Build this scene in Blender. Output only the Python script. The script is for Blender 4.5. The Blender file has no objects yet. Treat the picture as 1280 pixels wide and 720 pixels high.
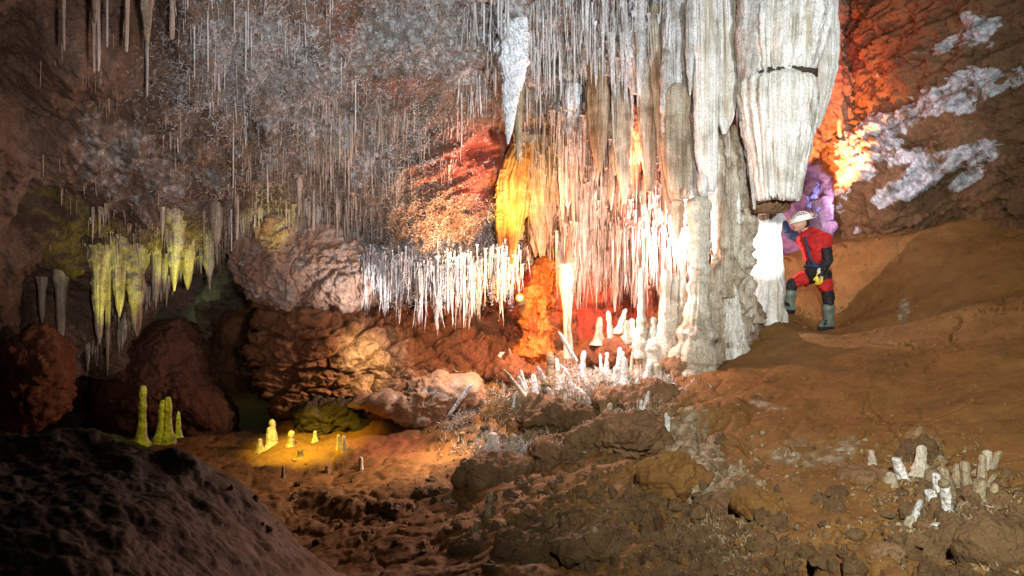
import bpy, math, random
import numpy as np
from mathutils import Vector

# ------------------------------------------------------------------ camera, world, lights
K = 1004.0                                   # focal length in pixels of a 1280 px wide frame


def P(px, py, D):
    """point of the cave seen at photo position px, py, D metres from the camera plane"""
    return np.array([(px - 640.0) / K * D, D, (360.0 - py) / K * D])


S = bpy.context.scene
COL = S.collection
cam = bpy.data.cameras.new('camera')
cam.sensor_width = 36
cam.lens = 36 * K / 1280
cam.clip_end = 200
camo = bpy.data.objects.new('camera', cam)
COL.objects.link(camo)
camo.rotation_euler = (math.pi / 2, 0, 0)
S.camera = camo
S.view_settings.view_transform = 'Standard'
S.view_settings.look = 'None'
S.view_settings.exposure = 0.0
W = bpy.data.worlds.new('World')
S.world = W
W.use_nodes = True
W.node_tree.nodes['Background'].inputs[0].default_value = (0.42, 0.75, 0.70, 1)
W.node_tree.nodes['Background'].inputs[1].default_value = 0.022


def lamp(name, kind, loc, energy, color, target=None, size=0.0, angle=90, blend=0.8):
    l = bpy.data.lights.new(name, kind)
    l.energy = energy
    l.color = color
    l.shadow_soft_size = size
    o = bpy.data.objects.new(name, l)
    COL.objects.link(o)
    o.location = Vector(loc)
    if kind == 'SPOT':
        l.spot_size = math.radians(angle)
        l.spot_blend = blend
    if target is not None:
        d = Vector(target) - Vector(loc)
        o.rotation_euler = d.to_track_quat('-Z', 'Y').to_euler()
    return o


# the photographer's flash guns, coloured flashes, several unseen in open view, and added lamps
lamp('flash_key', 'SPOT', (3.4, -0.4, 1.7), 4200, (0.88, 0.95, 1.0), P(900, 60, 10.2), 0.05, 50, 1.0)
lamp('added_fill', 'SPOT', (0.3, -0.8, 2.2), 4000, (1.0, 0.94, 0.78), P(1120, 430, 9.5), 0.1, 66, 1.0)  # added unseen fill that evens the light on the slope
lamp('flash_ceiling', 'SPOT', (1.6, 0.6, 0.2), 3100, (0.88, 0.94, 1.0), P(550, 30, 9.5), 0.1, 42, 1.0)
lamp('added_orange_twigs', 'SPOT', P(600, 345, 9.9), 700, (1.0, 0.50, 0.24), P(540, 255, 11.2), 0.0, 54, 1.0)  # added lamp, tints the twig crust orange
lamp('added_green_passage', 'POINT', P(285, 400, 13.2), 7, (0.55, 0.85, 0.5))  # added faint lamp so the deep passage reads green
lamp('flash_left', 'SPOT', (-0.2, 1.5, 0.0), 1500, (1.0, 0.87, 0.86), P(275, 195, 9.8), 0.1, 44, 1.0)
lamp('flash_columns', 'POINT', P(853, 300, 11.2), 280, (1.0, 0.78, 0.80))
lamp('flash_fringe', 'POINT', P(735, 360, 10.0), 210, (1.0, 0.64, 0.58))
lamp('added_gold_light', 'POINT', P(705, 250, 10.5), 55, (1.0, 0.42, 0.14))  # added unseen lamp that turns the fringe gold
lamp('flash_red', 'POINT', P(715, 350, 12.6), 90, (1.0, 0.27, 0.14))
lamp('flash_red_streaks', 'POINT', P(790, 200, 10.9), 110, (1.0, 0.20, 0.09))
lamp('flash_red_folds', 'SPOT', P(700, 290, 9.9), 900, (1.0, 0.42, 0.30), P(580, 200, 11.3), 0.0, 38, 1.0)
lamp('flash_shelf', 'POINT', P(575, 392, 10.0), 52, (1.0, 0.88, 0.84))
lamp('flash_amber', 'SPOT', P(618, 345, 10.1), 620, (1.0, 0.62, 0.10), P(648, 235, 11.3), 0.0, 40, 1.0)
lamp('flash_amber_floor', 'SPOT', P(540, 405, 10.3), 190, (1.0, 0.68, 0.28), P(462, 445, 11.0), 0.0, 46, 1.0)
lamp('added_earth_light', 'SPOT', P(600, 455, 9.3), 240, (1.0, 0.62, 0.36), P(525, 585, 9.0), 0.0, 78, 1.0)  # added spot warming the clay below it
lamp('flash_white_column', 'SPOT', P(1040, 350, 9.0), 560, (1.0, 0.95, 0.90), P(953, 312, 10.8), 0.0, 28, 1.0)
lamp('added_ledge_light', 'SPOT', P(500, 400, 9.9), 150, (1.0, 0.88, 0.84), P(415, 335, 11.2), 0.0, 50, 1.0)  # added spot to brighten the whitish ledge
lamp('flash_orange_rim', 'SPOT', P(1028, 222, 11.7), 1150, (1.0, 0.24, 0.05), P(1068, 175, 12.6), 0.0, 88, 1.0)
lamp('flash_red_roof', 'POINT', P(1045, 80, 12.1), 50, (1.0, 0.12, 0.05))
lamp('flash_white_rim', 'POINT', P(1100, 195, 11.0), 22, (1.0, 0.78, 0.80))
lamp('flash_violet', 'SPOT', P(1022, 266, 12.9), 1500, (0.36, 0.30, 1.0), P(1018, 250, 15.2), 0.0, 90, 1.0)
lamp('flash_blue', 'SPOT', P(1006, 292, 13.2), 220, (0.60, 0.75, 1.0), P(1024, 262, 15.0), 0.0, 36, 1.0)
lamp('flash_yellow_left', 'SPOT', P(250, 455, 9.9), 190, (0.85, 0.88, 0.05), P(228, 352, 10.3), 0.0, 36, 1.0)
lamp('flash_yellow_far_left', 'SPOT', P(180, 500, 9.7), 170, (0.85, 0.85, 0.05), P(150, 402, 10.0), 0.0, 36, 1.0)
lamp('flash_yellow_middle', 'SPOT', P(345, 345, 10.0), 40, (0.95, 0.85, 0.12), P(340, 270, 10.6), 0.0, 50, 1.0)
lamp('flash_yellow_stalagmites', 'SPOT', P(250, 430, 4.7), 24, (1.0, 0.95, 0.05), P(198, 505, 5.2), 0.0, 50, 1.0)
lamp('flash_yellow_floor', 'SPOT', P(345, 440, 9.2), 430, (1.0, 0.70, 0.06), P(385, 560, 10.0), 0.0, 66, 1.0)

# ------------------------------------------------------------------ noise
_rt = np.random.RandomState(7)
_T = _rt.rand(64, 64, 64)
_O = _rt.rand(64, 64, 64, 3)


def vn(p):
    """value noise 0..1 at the rows of p"""
    p = np.asarray(p, float)
    i = np.floor(p).astype(int)
    f = p - i
    f = f * f * f * (f * (f * 6 - 15) + 10)
    i &= 63
    j = (i + 1) & 63
    x0, y0, z0 = i[..., 0], i[..., 1], i[..., 2]
    x1, y1, z1 = j[..., 0], j[..., 1], j[..., 2]
    fx, fy, fz = f[..., 0], f[..., 1], f[..., 2]
    a = _T[x0, y0, z0] * (1 - fx) + _T[x1, y0, z0] * fx
    b = _T[x0, y1, z0] * (1 - fx) + _T[x1, y1, z0] * fx
    c = _T[x0, y0, z1] * (1 - fx) + _T[x1, y0, z1] * fx
    d = _T[x0, y1, z1] * (1 - fx) + _T[x1, y1, z1] * fx
    return (a * (1 - fy) + b * fy) * (1 - fz) + (c * (1 - fy) + d * fy) * fz


def fbm(p, o=4, g=0.5):
    """fractal noise about -1..1"""
    s = 0
    a = 1.0
    n = 0
    p = np.asarray(p, float)
    for k in range(o):
        s = s + a * (vn(p + 17.3 * k) * 2 - 1)
        n += a
        a *= g
        p = p * 2.03
    return s / n


def ridge(p, o=4, g=0.55):
    s = 0
    a = 1.0
    n = 0
    p = np.asarray(p, float)
    for k in range(o):
        s = s + a * (1 - np.abs(vn(p + 11.1 * k) * 2 - 1) * 1.6)
        n += a
        a *= g
        p = p * 2.1
    return s / n


def worley(p):
    """distance to the nearest and second nearest cell point"""
    p = np.asarray(p, float)
    i = np.floor(p).astype(int)
    f = p - i
    d1 = np.full(p.shape[:-1], 9.0)
    d2 = d1.copy()
    for dx in (-1, 0, 1):
        for dy in (-1, 0, 1):
            for dz in (-1, 0, 1):
                q = i + (dx, dy, dz)
                o = _O[q[..., 0] & 63, q[..., 1] & 63, q[..., 2] & 63] + (dx, dy, dz) - f
                d = np.sqrt((o ** 2).sum(-1))
                d2 = np.minimum(np.maximum(d, d1), d2)
                d1 = np.minimum(d, d1)
    return d1, d2


def sstep(a, b, x):
    t = np.clip((x - a) / (b - a), 0, 1)
    return t * t * (3 - 2 * t)


def gauss(px, py, cx, cy, sx, sy, rot=0.0):
    c, s = math.cos(rot), math.sin(rot)
    dx, dy = px - cx, py - cy
    u, v = (dx * c + dy * s) / sx, (-dx * s + dy * c) / sy
    return np.exp(-(u * u + v * v))


class RBF:
    """thin plate surface through control points"""

    def __init__(s, xy, z, lam=0.0):
        s.c = np.asarray(xy, float)
        n = len(s.c)
        A = s.k(s.c, s.c) + lam * np.eye(n)
        Q = np.hstack([np.ones((n, 1)), s.c])
        M = np.block([[A, Q], [Q.T, np.zeros((3, 3))]])
        w = np.linalg.solve(M, np.concatenate([np.asarray(z, float), np.zeros(3)]))
        s.w, s.a = w[:n], w[n:]

    @staticmethod
    def k(a, b):
        r2 = ((a[:, None] - b[None]) ** 2).sum(-1)
        return np.where(r2 > 0, 0.5 * r2 * np.log(np.maximum(r2, 1e-12)), 0)

    def __call__(s, x, y):
        sh = np.shape(x)
        q = np.stack([np.ravel(x), np.ravel(y)], -1)
        out = np.empty(len(q))
        for i in range(0, len(q), 40000):
            b = q[i:i + 40000]
            out[i:i + 40000] = s.k(b, s.c) @ s.w + s.a[0] + b @ s.a[1:]
        return out.reshape(sh)


# ------------------------------------------------------------------ mesh helpers
def mesh(name, V, F, smooth=True, attrs=None):
    V = np.ascontiguousarray(V, np.float32).reshape(-1, 3)
    F = np.ascontiguousarray(F, np.int32)
    m = bpy.data.meshes.new(name)
    n, k = F.shape
    m.vertices.add(len(V))
    m.vertices.foreach_set('co', V.ravel())
    m.loops.add(n * k)
    m.loops.foreach_set('vertex_index', F.ravel())
    m.polygons.add(n)
    m.polygons.foreach_set('loop_start', np.arange(0, n * k, k, dtype=np.int32))
    m.update(calc_edges=True)
    m.polygons.foreach_set('use_smooth', np.full(n, smooth))
    if attrs:
        for a, v in attrs.items():
            at = m.attributes.new(a, 'FLOAT', 'POINT')
            at.data.foreach_set('value', np.ascontiguousarray(v, np.float32).ravel())
    m.update()
    return m


def grid_faces(nr, nc, wrap=False, flip=False):
    r, c = np.meshgrid(np.arange(nr - 1), np.arange(nc if wrap else nc - 1), indexing='ij')
    c2 = (c + 1) % nc
    q = np.stack([r * nc + c, r * nc + c2, (r + 1) * nc + c2, (r + 1) * nc + c], -1).reshape(-1, 4)
    return q[:, ::-1] if flip else q


def link(name, m, mat=None, parent=None, loc=None, label=None, cat=None, group=None, kind=None):
    o = bpy.data.objects.new(name, m)
    COL.objects.link(o)
    if mat is not None and not m.materials:
        m.materials.append(mat)
    if parent is not None:
        o.parent = parent
    if loc is not None:
        o.location = [float(v) for v in loc]
    for k, v in (('label', label), ('category', cat), ('group', group), ('kind', kind)):
        if v:
            o[k] = v
    return o


def empty(name, loc, label, cat, group=None):
    return link(name, None, None, None, loc, label, cat, group)


# ------------------------------------------------------------------ materials
class N:
    def __init__(s, name):
        s.m = bpy.data.materials.new(name)
        s.m.use_nodes = True
        s.t = s.m.node_tree
        s.b = s.t.nodes['Principled BSDF']
        s.out = s.t.nodes['Material Output']

    def n(s, t, **kw):
        x = s.t.nodes.new(t)
        for k, v in kw.items():
            setattr(x, k, v)
        return x

    def l(s, a, b):
        s.t.links.new(a, b)

    def pos(s, scale=(1, 1, 1)):
        g = s.n('ShaderNodeNewGeometry')
        m = s.n('ShaderNodeVectorMath', operation='MULTIPLY')
        s.l(g.outputs['Position'], m.inputs[0])
        m.inputs[1].default_value = scale
        return m.outputs[0]

    def noise(s, vec, scale, detail=6, rough=0.6, dist=0.0):
        x = s.n('ShaderNodeTexNoise')
        x.inputs['Scale'].default_value = scale
        x.inputs['Detail'].default_value = detail
        x.inputs['Roughness'].default_value = rough
        x.inputs['Distortion'].default_value = dist
        s.l(vec, x.inputs['Vector'])
        return x.outputs['Fac']

    def vor(s, vec, scale, feature='F1'):
        x = s.n('ShaderNodeTexVoronoi', feature=feature)
        x.inputs['Scale'].default_value = scale
        s.l(vec, x.inputs['Vector'])
        return x.outputs['Distance']

    def ramp(s, f, stops):
        r = s.n('ShaderNodeValToRGB')
        e = r.color_ramp.elements
        while len(e) < len(stops):
            e.new(0.5)
        for k, (p, c) in zip(e, stops):
            k.position = p
            k.color = (*c, 1) if len(c) == 3 else c
        s.l(f, r.inputs[0])
        return r.outputs[0]

    def mix(s, f, a, b, mode='MIX'):
        x = s.n('ShaderNodeMix', data_type='RGBA', blend_type=mode)
        for v, i in ((f, 0), (a, 6), (b, 7)):
            if isinstance(v, (int, float)):
                x.inputs[i].default_value = v
            elif isinstance(v, tuple):
                x.inputs[i].default_value = (*v, 1)
            else:
                s.l(v, x.inputs[i])
        return x.outputs[2]

    def math(s, op, a, b=0.0, c=None, clamp=False):
        x = s.n('ShaderNodeMath', operation=op, use_clamp=clamp)
        for i, v in enumerate((a, b) if c is None else (a, b, c)):
            if isinstance(v, (int, float)):
                x.inputs[i].default_value = v
            else:
                s.l(v, x.inputs[i])
        return x.outputs[0]

    def bump(s, h, dist, strength=1.0, prev=None):
        x = s.n('ShaderNodeBump')
        x.inputs['Distance'].default_value = dist
        x.inputs['Strength'].default_value = strength
        s.l(h, x.inputs['Height'])
        if prev is not None:
            s.l(prev, x.inputs['Normal'])
        return x.outputs[0]

    def attr(s, name):
        x = s.n('ShaderNodeAttribute', attribute_name=name)
        return x.outputs['Fac']


def thr(n, attr, noise, spread=0.55, soft=0.12):
    """attr 0..1 made into ragged patches by a noise"""
    v = n.math('ADD', attr, n.math('MULTIPLY', n.math('SUBTRACT', noise, 0.5), spread))
    return n.math('DIVIDE', n.math('SUBTRACT', v, 0.5 - soft), 2 * soft, clamp=True)


def rock_mat(name, dark, mid, light, calcite=(0.50, 0.52, 0.53), red=(0.30, 0.085, 0.05), scale=1.0,
             bump=0.03, rough=0.75, fine=0.008, spec=0.3, cells=.75, soft=.09, spread=1.25):
    n = N(name)
    p = n.pos()
    big = n.noise(p, 1.3 * scale, 7, 0.62, 0.4)
    med = n.noise(p, 6 * scale, 6, 0.65)
    f = n.math('ADD', n.math('MULTIPLY', big, 0.6), n.math('MULTIPLY', med, 0.4))
    col = n.ramp(f, [(0.33, dark), (0.47, mid), (0.66, light)])
    gr = n.noise(p, 45 * scale, 3, 0.7)
    col = n.mix(n.ramp(gr, [(0.35, (0.0,) * 3), (0.75, (0.55,) * 3)]), col, (mid[0] * 1.9, mid[1] * 1.8, mid[2] * 1.7), 'MIX')
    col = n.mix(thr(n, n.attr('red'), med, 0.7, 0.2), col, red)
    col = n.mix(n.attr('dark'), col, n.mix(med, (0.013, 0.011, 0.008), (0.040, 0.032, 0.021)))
    pat = n.noise(p, 3.2 * scale, 8, 0.72, 0.6)
    cal = n.mix(n.ramp(n.noise(p, 34, 5, 0.75), [(0.32, (0, 0, 0)), (0.66, (1, 1, 1))]), tuple(c * 0.55 for c in calcite), tuple(min(0.9, c * 1.35) for c in calcite))
    cal = n.mix(n.ramp(n.vor(p, 11 * scale), [(0.28, (0, 0, 0)), (0.62, (cells,) * 3)]), cal, mid)
    col = n.mix(thr(n, n.attr('white'), pat, spread, soft), col, cal)
    wet = n.math('MULTIPLY', n.noise(p, 9, 3, 0.5), 0.5)
    n.l(col, n.b.inputs['Base Color'])
    n.l(n.math('ADD', wet, rough - 0.25), n.b.inputs['Roughness'])
    n.b.inputs['Specular IOR Level'].default_value = spec
    vo = n.vor(p, 26 * scale)
    b = n.bump(med, bump)
    b = n.bump(n.noise(p, 20 * scale, 6, 0.7), bump * 0.8, 1.0, b)
    b = n.bump(vo, fine, 0.8, b)
    b = n.bump(gr, fine * 0.7, 1.0, b)
    n.l(b, n.b.inputs['Normal'])
    return n.m


def calcite_mat(name, a, b_, c, streak=9.0, bump=0.012, trans=0.0, rough=0.6, tint=(1.0, 0.55, 0.25), knob=0.0,
                stain=None):
    """flowstone: vertical streaks, tan stains, fine granular crust, some light passing through"""
    n = N(name)
    p = n.pos((streak, streak, 0.55))
    st = n.noise(p, 1.0, 6, 0.65, 0.3)
    q = n.pos()
    blot = n.noise(q, 3.5, 5, 0.6, 0.5)
    f = n.math('ADD', n.math('MULTIPLY', st, 0.62), n.math('MULTIPLY', blot, 0.38))
    col = n.ramp(f, [(0.36, a), (0.47, b_), (0.6, c)])
    if stain:
        ss = n.noise(n.pos((5, 5, 0.35)), 1.0, 5, 0.6, 0.6)
        col = n.mix(n.ramp(ss, [(0.58, (0,) * 3), (0.68, (0.7,) * 3)]), col, stain)
    gr = n.noise(q, 60, 3, 0.7)
    col = n.mix(n.ramp(gr, [(0.36, (0.55,) * 3), (0.55, (0,) * 3)]), col, tuple(v * 0.55 for v in a), 'MIX')
    n.l(col, n.b.inputs['Base Color'])
    n.b.inputs['Roughness'].default_value = rough
    n.b.inputs['Specular IOR Level'].default_value = 0.35
    st2 = n.noise(n.pos((30, 30, 1.6)), 1.0, 5, 0.65, 0.2)
    bb = n.bump(st, bump * 2.0)
    bb = n.bump(st2, bump, 1.0, bb)
    if knob:
        bb = n.bump(n.vor(q, 30), knob, 1.0, bb)
    bb = n.bump(gr, 0.004 + knob * 0.3, 1.0, bb)
    n.l(bb, n.b.inputs['Normal'])
    if trans:
        tr = n.n('ShaderNodeBsdfTranslucent')
        n.l(n.mix(1.0, col, tint, 'MULTIPLY'), tr.inputs['Color'])
        n.l(bb, tr.inputs['Normal'])
        mx = n.n('ShaderNodeMixShader')
        mx.inputs[0].default_value = trans
        n.l(n.b.outputs[0], mx.inputs[1])
        n.l(tr.outputs[0], mx.inputs[2])
        n.l(mx.outputs[0], n.out.inputs[0])
    return n.m


def plain_mat(name, col, rough=0.6, var=0.25, scale=30, bump=0.002, spec=0.4, emit=None):
    n = N(name)
    t = n.n('ShaderNodeTexCoord')
    f = n.noise(t.outputs['Object'], scale, 4, 0.6)
    c = n.ramp(f, [(0.3, tuple(v * (1 - var) for v in col)), (0.7, tuple(min(1, v * (1 + var)) for v in col))])
    n.l(c, n.b.inputs['Base Color'])
    n.b.inputs['Roughness'].default_value = rough
    n.b.inputs['Specular IOR Level'].default_value = spec
    n.l(n.bump(f, bump), n.b.inputs['Normal'])
    if emit:
        n.b.inputs['Emission Color'].default_value = (*emit[0], 1)
        n.b.inputs['Emission Strength'].default_value = emit[1]
    return n.m


M = {}
M['ceiling'] = rock_mat('ceiling_rock', (0.026, 0.019, 0.012), (0.13, 0.086, 0.058), (0.28, 0.20, 0.15),
                        calcite=(0.46, 0.47, 0.46), bump=0.05, fine=0.02)
M['wall'] = rock_mat('wall_rock', (0.03, 0.012, 0.008), (0.13, 0.05, 0.025), (0.25, 0.11, 0.05), bump=0.05)
M['right'] = rock_mat('right_wall_rock', (0.035, 0.022, 0.012), (0.095, 0.054, 0.026), (0.16, 0.092, 0.043),
                      calcite=(0.42, 0.47, 0.54), bump=0.04, cells=.45, soft=.06, spread=1.25)
M['floor'] = rock_mat('clay_floor', (0.066, 0.034, 0.011), (0.145, 0.076, 0.024), (0.21, 0.118, 0.042),
                      calcite=(0.32, 0.29, 0.22), bump=0.008, fine=0.004, spec=0.2)
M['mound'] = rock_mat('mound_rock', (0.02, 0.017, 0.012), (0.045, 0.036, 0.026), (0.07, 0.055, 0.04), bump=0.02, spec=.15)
M['darkrock'] = rock_mat('dark_rubble_rock', (0.045, 0.028, 0.014), (0.12, 0.075, 0.036), (0.23, 0.15, 0.075), calcite=(.26, .25, .22), bump=0.03, scale=1.6)
M['redclay'] = rock_mat('red_clay', (0.05, 0.017, 0.009), (0.15, 0.055, 0.025), (0.25, 0.11, 0.05), bump=0.035)
M['apron'] = rock_mat('apron_flowstone', (0.06, 0.035, 0.025), (0.19, 0.125, 0.095), (0.32, 0.25, 0.22), calcite=(.42, .40, .40), bump=0.025)
M['midwall'] = rock_mat('mid_wall_rock', (0.045, 0.02, 0.011), (0.16, 0.070, 0.030), (0.28, 0.14, 0.065), calcite=(0.50, 0.34, 0.20), bump=0.035, soft=.2, cells=.3)  # calcite tone here carries the lit patch of the rock face
M['mudrock'] = rock_mat('mud_rock', (0.03, 0.012, 0.008), (0.085, 0.035, 0.02), (0.14, 0.065, 0.035), bump=0.03)
M['paleslab'] = rock_mat('pale_slab_rock', (0.12, 0.06, 0.035), (0.30, 0.18, 0.11), (0.48, 0.34, 0.24), bump=0.03)
M['boulder'] = rock_mat('boulder_rock', (0.04, 0.028, 0.018), (0.16, 0.095, 0.05), (0.28, 0.18, 0.10),
                        calcite=(0.38, 0.36, 0.32), bump=0.03)
M['rim'] = rock_mat('rim_rock', (0.10, 0.04, 0.03), (0.38, 0.24, 0.17), (0.62, 0.48, 0.40), bump=0.06, fine=0.02)
M['flow'] = calcite_mat('white_flowstone', (0.34, 0.31, 0.25), (0.62, 0.61, 0.57), (0.82, 0.83, 0.83),
                        stain=(0.36, 0.25, 0.11), bump=0.014)
M['flow_grey'] = calcite_mat('grey_flowstone', (0.20, 0.17, 0.14), (0.48, 0.47, 0.45), (0.74, 0.75, 0.77),
                             stain=(0.22, 0.13, 0.06), bump=0.02, knob=0.01)
M['flow_tan'] = calcite_mat('tan_flowstone', (0.17, 0.12, 0.07), (0.42, 0.35, 0.26), (0.62, 0.58, 0.48),
                            stain=(0.30, 0.18, 0.07), bump=0.016, trans=0.12)
M['flow_glow'] = calcite_mat('amber_flowstone', (0.22, 0.12, 0.05), (0.50, 0.36, 0.22), (0.72, 0.60, 0.46),
                             stain=(0.34, 0.16, 0.05), bump=0.02, trans=0.42, tint=(1.0, 0.72, 0.35))
M['flow_orange_lit'] = calcite_mat('orange_lit_flowstone', (0.35, 0.13, 0.03), (0.62, 0.30, 0.07), (0.80, 0.50, 0.18),
                               stain=(0.36, 0.10, 0.03), bump=0.02, trans=0.35, tint=(1.0, 0.7, 0.3))  # yellow light on the curtains put into the base colour
M['flow_red_lit'] = calcite_mat('red_orange_lit_flowstone', (0.30, 0.06, 0.015), (0.60, 0.19, 0.035), (0.80, 0.36, 0.09),
                            stain=(0.34, 0.05, 0.02), bump=0.03, trans=0.35, tint=(1.0, 0.5, 0.2))  # orange lamp light on the column put into the base colour
M['fringe'] = calcite_mat('pink_white_calcite', (0.20, 0.09, 0.05), (0.55, 0.40, 0.30), (0.80, 0.72, 0.64),
                          stain=(0.40, 0.13, 0.05), bump=0.012, trans=0.28, tint=(1.0, 0.5, 0.35), streak=14)
M['straw'] = calcite_mat('straw_calcite', (0.24, 0.17, 0.11), (0.45, 0.36, 0.28), (0.64, 0.56, 0.48), streak=6,
                         bump=0.004, trans=0.15)
M['straw_white'] = calcite_mat('white_straw_calcite', (0.36, 0.33, 0.30), (0.56, 0.55, 0.52), (0.74, 0.75, 0.75),
                               streak=6, bump=0.004, trans=0.15)
M['popcorn'] = calcite_mat('grey_popcorn', (0.12, 0.09, 0.07), (0.27, 0.25, 0.23), (0.46, 0.46, 0.46), streak=6, bump=0.006, knob=.01)
M['popcorn_tan'] = calcite_mat('tan_popcorn', (0.12, 0.07, 0.04), (0.28, 0.19, 0.13), (0.46, 0.36, 0.28), streak=6, bump=0.006, knob=.01)
M['crystal'] = calcite_mat('crystal_white', (0.42, 0.42, 0.42), (0.66, 0.68, 0.70), (0.85, 0.87, 0.88), streak=4,
                           bump=0.01, knob=0.02)
M['stalagmite'] = calcite_mat('stalagmite_calcite', (0.18, 0.14, 0.09), (0.46, 0.42, 0.34), (0.72, 0.70, 0.64),
                              streak=4, bump=0.01, knob=0.008)
M['dull'] = calcite_mat('dull_stalagmite', (0.09, 0.07, 0.04), (0.26, 0.21, 0.13), (0.44, 0.38, 0.27), streak=4,
                        bump=0.01, knob=0.008)

# ------------------------------------------------------------------ the shell of the cave
cA = [(-200, -200, 4.5), (-200, 100, 6.5), (-200, 500, 9), (50, -200, 5.2), (50, 0, 7.2), (50, 200, 8.8), (50, 450, 10.2),
      (300, -200, 5.8), (300, 0, 8.2), (300, 150, 9.4), (300, 280, 10.8), (170, 400, 10.8), (450, -200, 6.2), (450, 0, 8.9),
      (450, 150, 10.1), (450, 320, 11.3), (540, 300, 11.1), (600, 180, 11.3), (620, -200, 6.8), (620, 0, 9.7), (620, 100, 10.8),
      (620, 320, 11.9), (760, -200, 7.2), (760, 0, 10.3), (760, 150, 11.5), (760, 300, 12.3), (900, -200, 7.6),
      (900, 0, 11.0), (900, 150, 11.9), (900, 300, 12.6), (1100, -200, 8), (1100, 0, 12.2), (1100, 300, 13.2)]
cA = np.array(cA, float)
depthA = RBF(cA[:, :2] / 300, cA[:, 2])


def DA(px, py):
    return depthA(np.asarray(px, float) / 300, np.asarray(py, float) / 300)


lipx = [-200, 0, 60, 110, 135, 170, 200, 230, 262, 285, 300, 330, 400, 440, 465, 480, 520, 600, 640, 700, 860, 900, 1100]
lipy = [540, 505, 480, 470, 440, 400, 362, 340, 325, 292, 272, 276, 278, 300, 325, 345, 348, 345, 330, 318, 300, 250, 150]


def sheet_positions(px, py, D):
    return np.stack([(px - 640) / K * D, D, (360 - py) / K * D], -1)


def normals_of(V):
    du = np.gradient(V, axis=1)
    dv = np.gradient(V, axis=0)
    n = np.cross(du, dv)
    n /= np.linalg.norm(n, axis=-1, keepdims=True) + 1e-9
    return n


def build_ceiling():
    nx, ny, nr = 660, 330, 26
    xs = np.linspace(-190, 1060, nx)
    lip = np.interp(xs, lipx, lipy) + 7 * fbm(np.stack([xs / 22, xs * 0, xs * 0], -1), 4)
    t = np.linspace(0, 1, ny)[:, None]
    px = np.repeat(xs[None], ny, 0)
    py = -190 + (lip[None] + 190) * t
    D = DA(px, py)
    V = sheet_positions(px, py, D)
    # the ceiling turns back into the dark beyond its lip
    back = np.linspace(0.03, 1, nr)[:, None, None] ** 1.3
    last = V[-1][None]
    R = last + back * np.array([0, 4.2, 0]) + np.sin(back * 2.6) * np.array([0, 0, 0.35])
    V = np.concatenate([V, R], 0)
    pxx = np.concatenate([px, np.repeat(xs[None], nr, 0)], 0)
    pyy = np.concatenate([py, np.repeat(lip[None], nr, 0)], 0)
    n = normals_of(V)
    n *= np.where((n[..., 1:2] > 0), -1, 1)
    # relief: hanging lumps, vertical drips, diagonal red folds
    lump = fbm(V * 1.3, 4) * 0.26
    w1, w2 = worley(V * np.array([2.6, 2.6, 1.9]) + 0.35 * fbm(V * 4, 3)[..., None])
    knob = (0.55 - w1) * 0.30
    v1, _ = worley(V * 9 + 0.5 * fbm(V * 9, 2)[..., None])
    knob2 = (0.5 - v1) * 0.085
    drip = ridge(V * np.array([7, 7, 0.7]), 3) * 0.09
    fold = gauss(pxx, pyy, 575, 205, 90, 48, -0.45)
    fold2 = gauss(pxx, pyy, 600, 235, 60, 30, -0.5)
    u = (V[..., 0] * 0.86 + V[..., 2] * 0.5)
    w = (-V[..., 0] * 0.5 + V[..., 2] * 0.86)
    fr = ridge(np.stack([u * 0.8, w * 5, V[..., 1] * 1.2], -1), 5)
    dm = sstep(60, 300, pyy) * (1 - fold) * sstep(430, 700, pxx + 150)
    d = lump * (1 - 0.5 * fold) + knob * (1 - fold) + knob2 * (1 - 0.6 * fold) + drip * dm + fr * 0.34 * np.clip(fold + fold2, 0, 1.2)
    d += 0.10 * gauss(pxx, pyy, 530, 315, 60, 18)
    d += fbm(V * 18, 3) * 0.045
    # hollows where the photograph is black
    for hx, hy, sx, sy, a in ((70, 290, 45, 40, .9), (100, 30, 60, 30, .6), (200, 30, 22, 40, .5), (75, 390, 50, 50, .8),
                              (35, 100, 30, 90, .5), (318, 180, 10, 18, .6), (250, 150, 18, 16, .25), (690, 80, 12, 9, .5),
                              (598, 190, 18, 14, .5), (625, 170, 12, 10, .4), (170, 470, 40, 30, .8)):
        d -= a * gauss(pxx, pyy, hx, hy, sx, sy)
    V = V + n * d[..., None]
    # where calcite crust covers the rock, where the clay is red
    wh = 0.16 + 0 * px[0, 0] + np.zeros_like(pxx)
    for cx, cy, sx, sy, a in ((300, 60, 90, 90, .42), (440, 70, 70, 60, .28), (520, 30, 90, 60, .40), (580, 60, 60, 60, .35),
                              (680, 40, 120, 90, .5), (420, 170, 90, 60, .25), (480, 190, 80, 70, .3), (530, 318, 70, 26, .7),
                              (760, 200, 90, 120, .3), (300, 210, 60, 60, .15), (140, 170, 60, 40, .1), (840, 100, 90, 200, .5),
                              (430, 20, 25, 35, -.5), (500, 110, 60, 22, -.4), (440, 135, 40, 30, -.1), (575, 205, 90, 45, -.25),
                              (60, 60, 70, 60, -.10), (230, 300, 60, 90, .18), (180, 220, 90, 60, .28), (120, 160, 60, 50, .16), (110, 250, 40, 60, .1), (520, 265, 60, 30, .1), (640, 200, 30, 50, .2)):
        wh += a * gauss(pxx, pyy, cx, cy, sx, sy)
    rd = 0.12 + 0.7 * gauss(pxx, pyy, 590, 210, 90, 50, -0.4) + 0.35 * gauss(pxx, pyy, 490, 110, 80, 26, -.2) \
        + 0.3 * gauss(pxx, pyy, 430, 30, 40, 50) + 0.5 * gauss(pxx, pyy, 740, 290, 120, 90) + 0.25 * gauss(pxx, pyy, 90, 110, 60, 50)
    ok = [pxx, pyy, V]
    link('ceiling', mesh('ceiling', V, grid_faces(*V.shape[:2]), attrs={'white': wh, 'red': rd}), M['ceiling'],
         kind='structure')
    return xs, lip, V, ny


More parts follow.
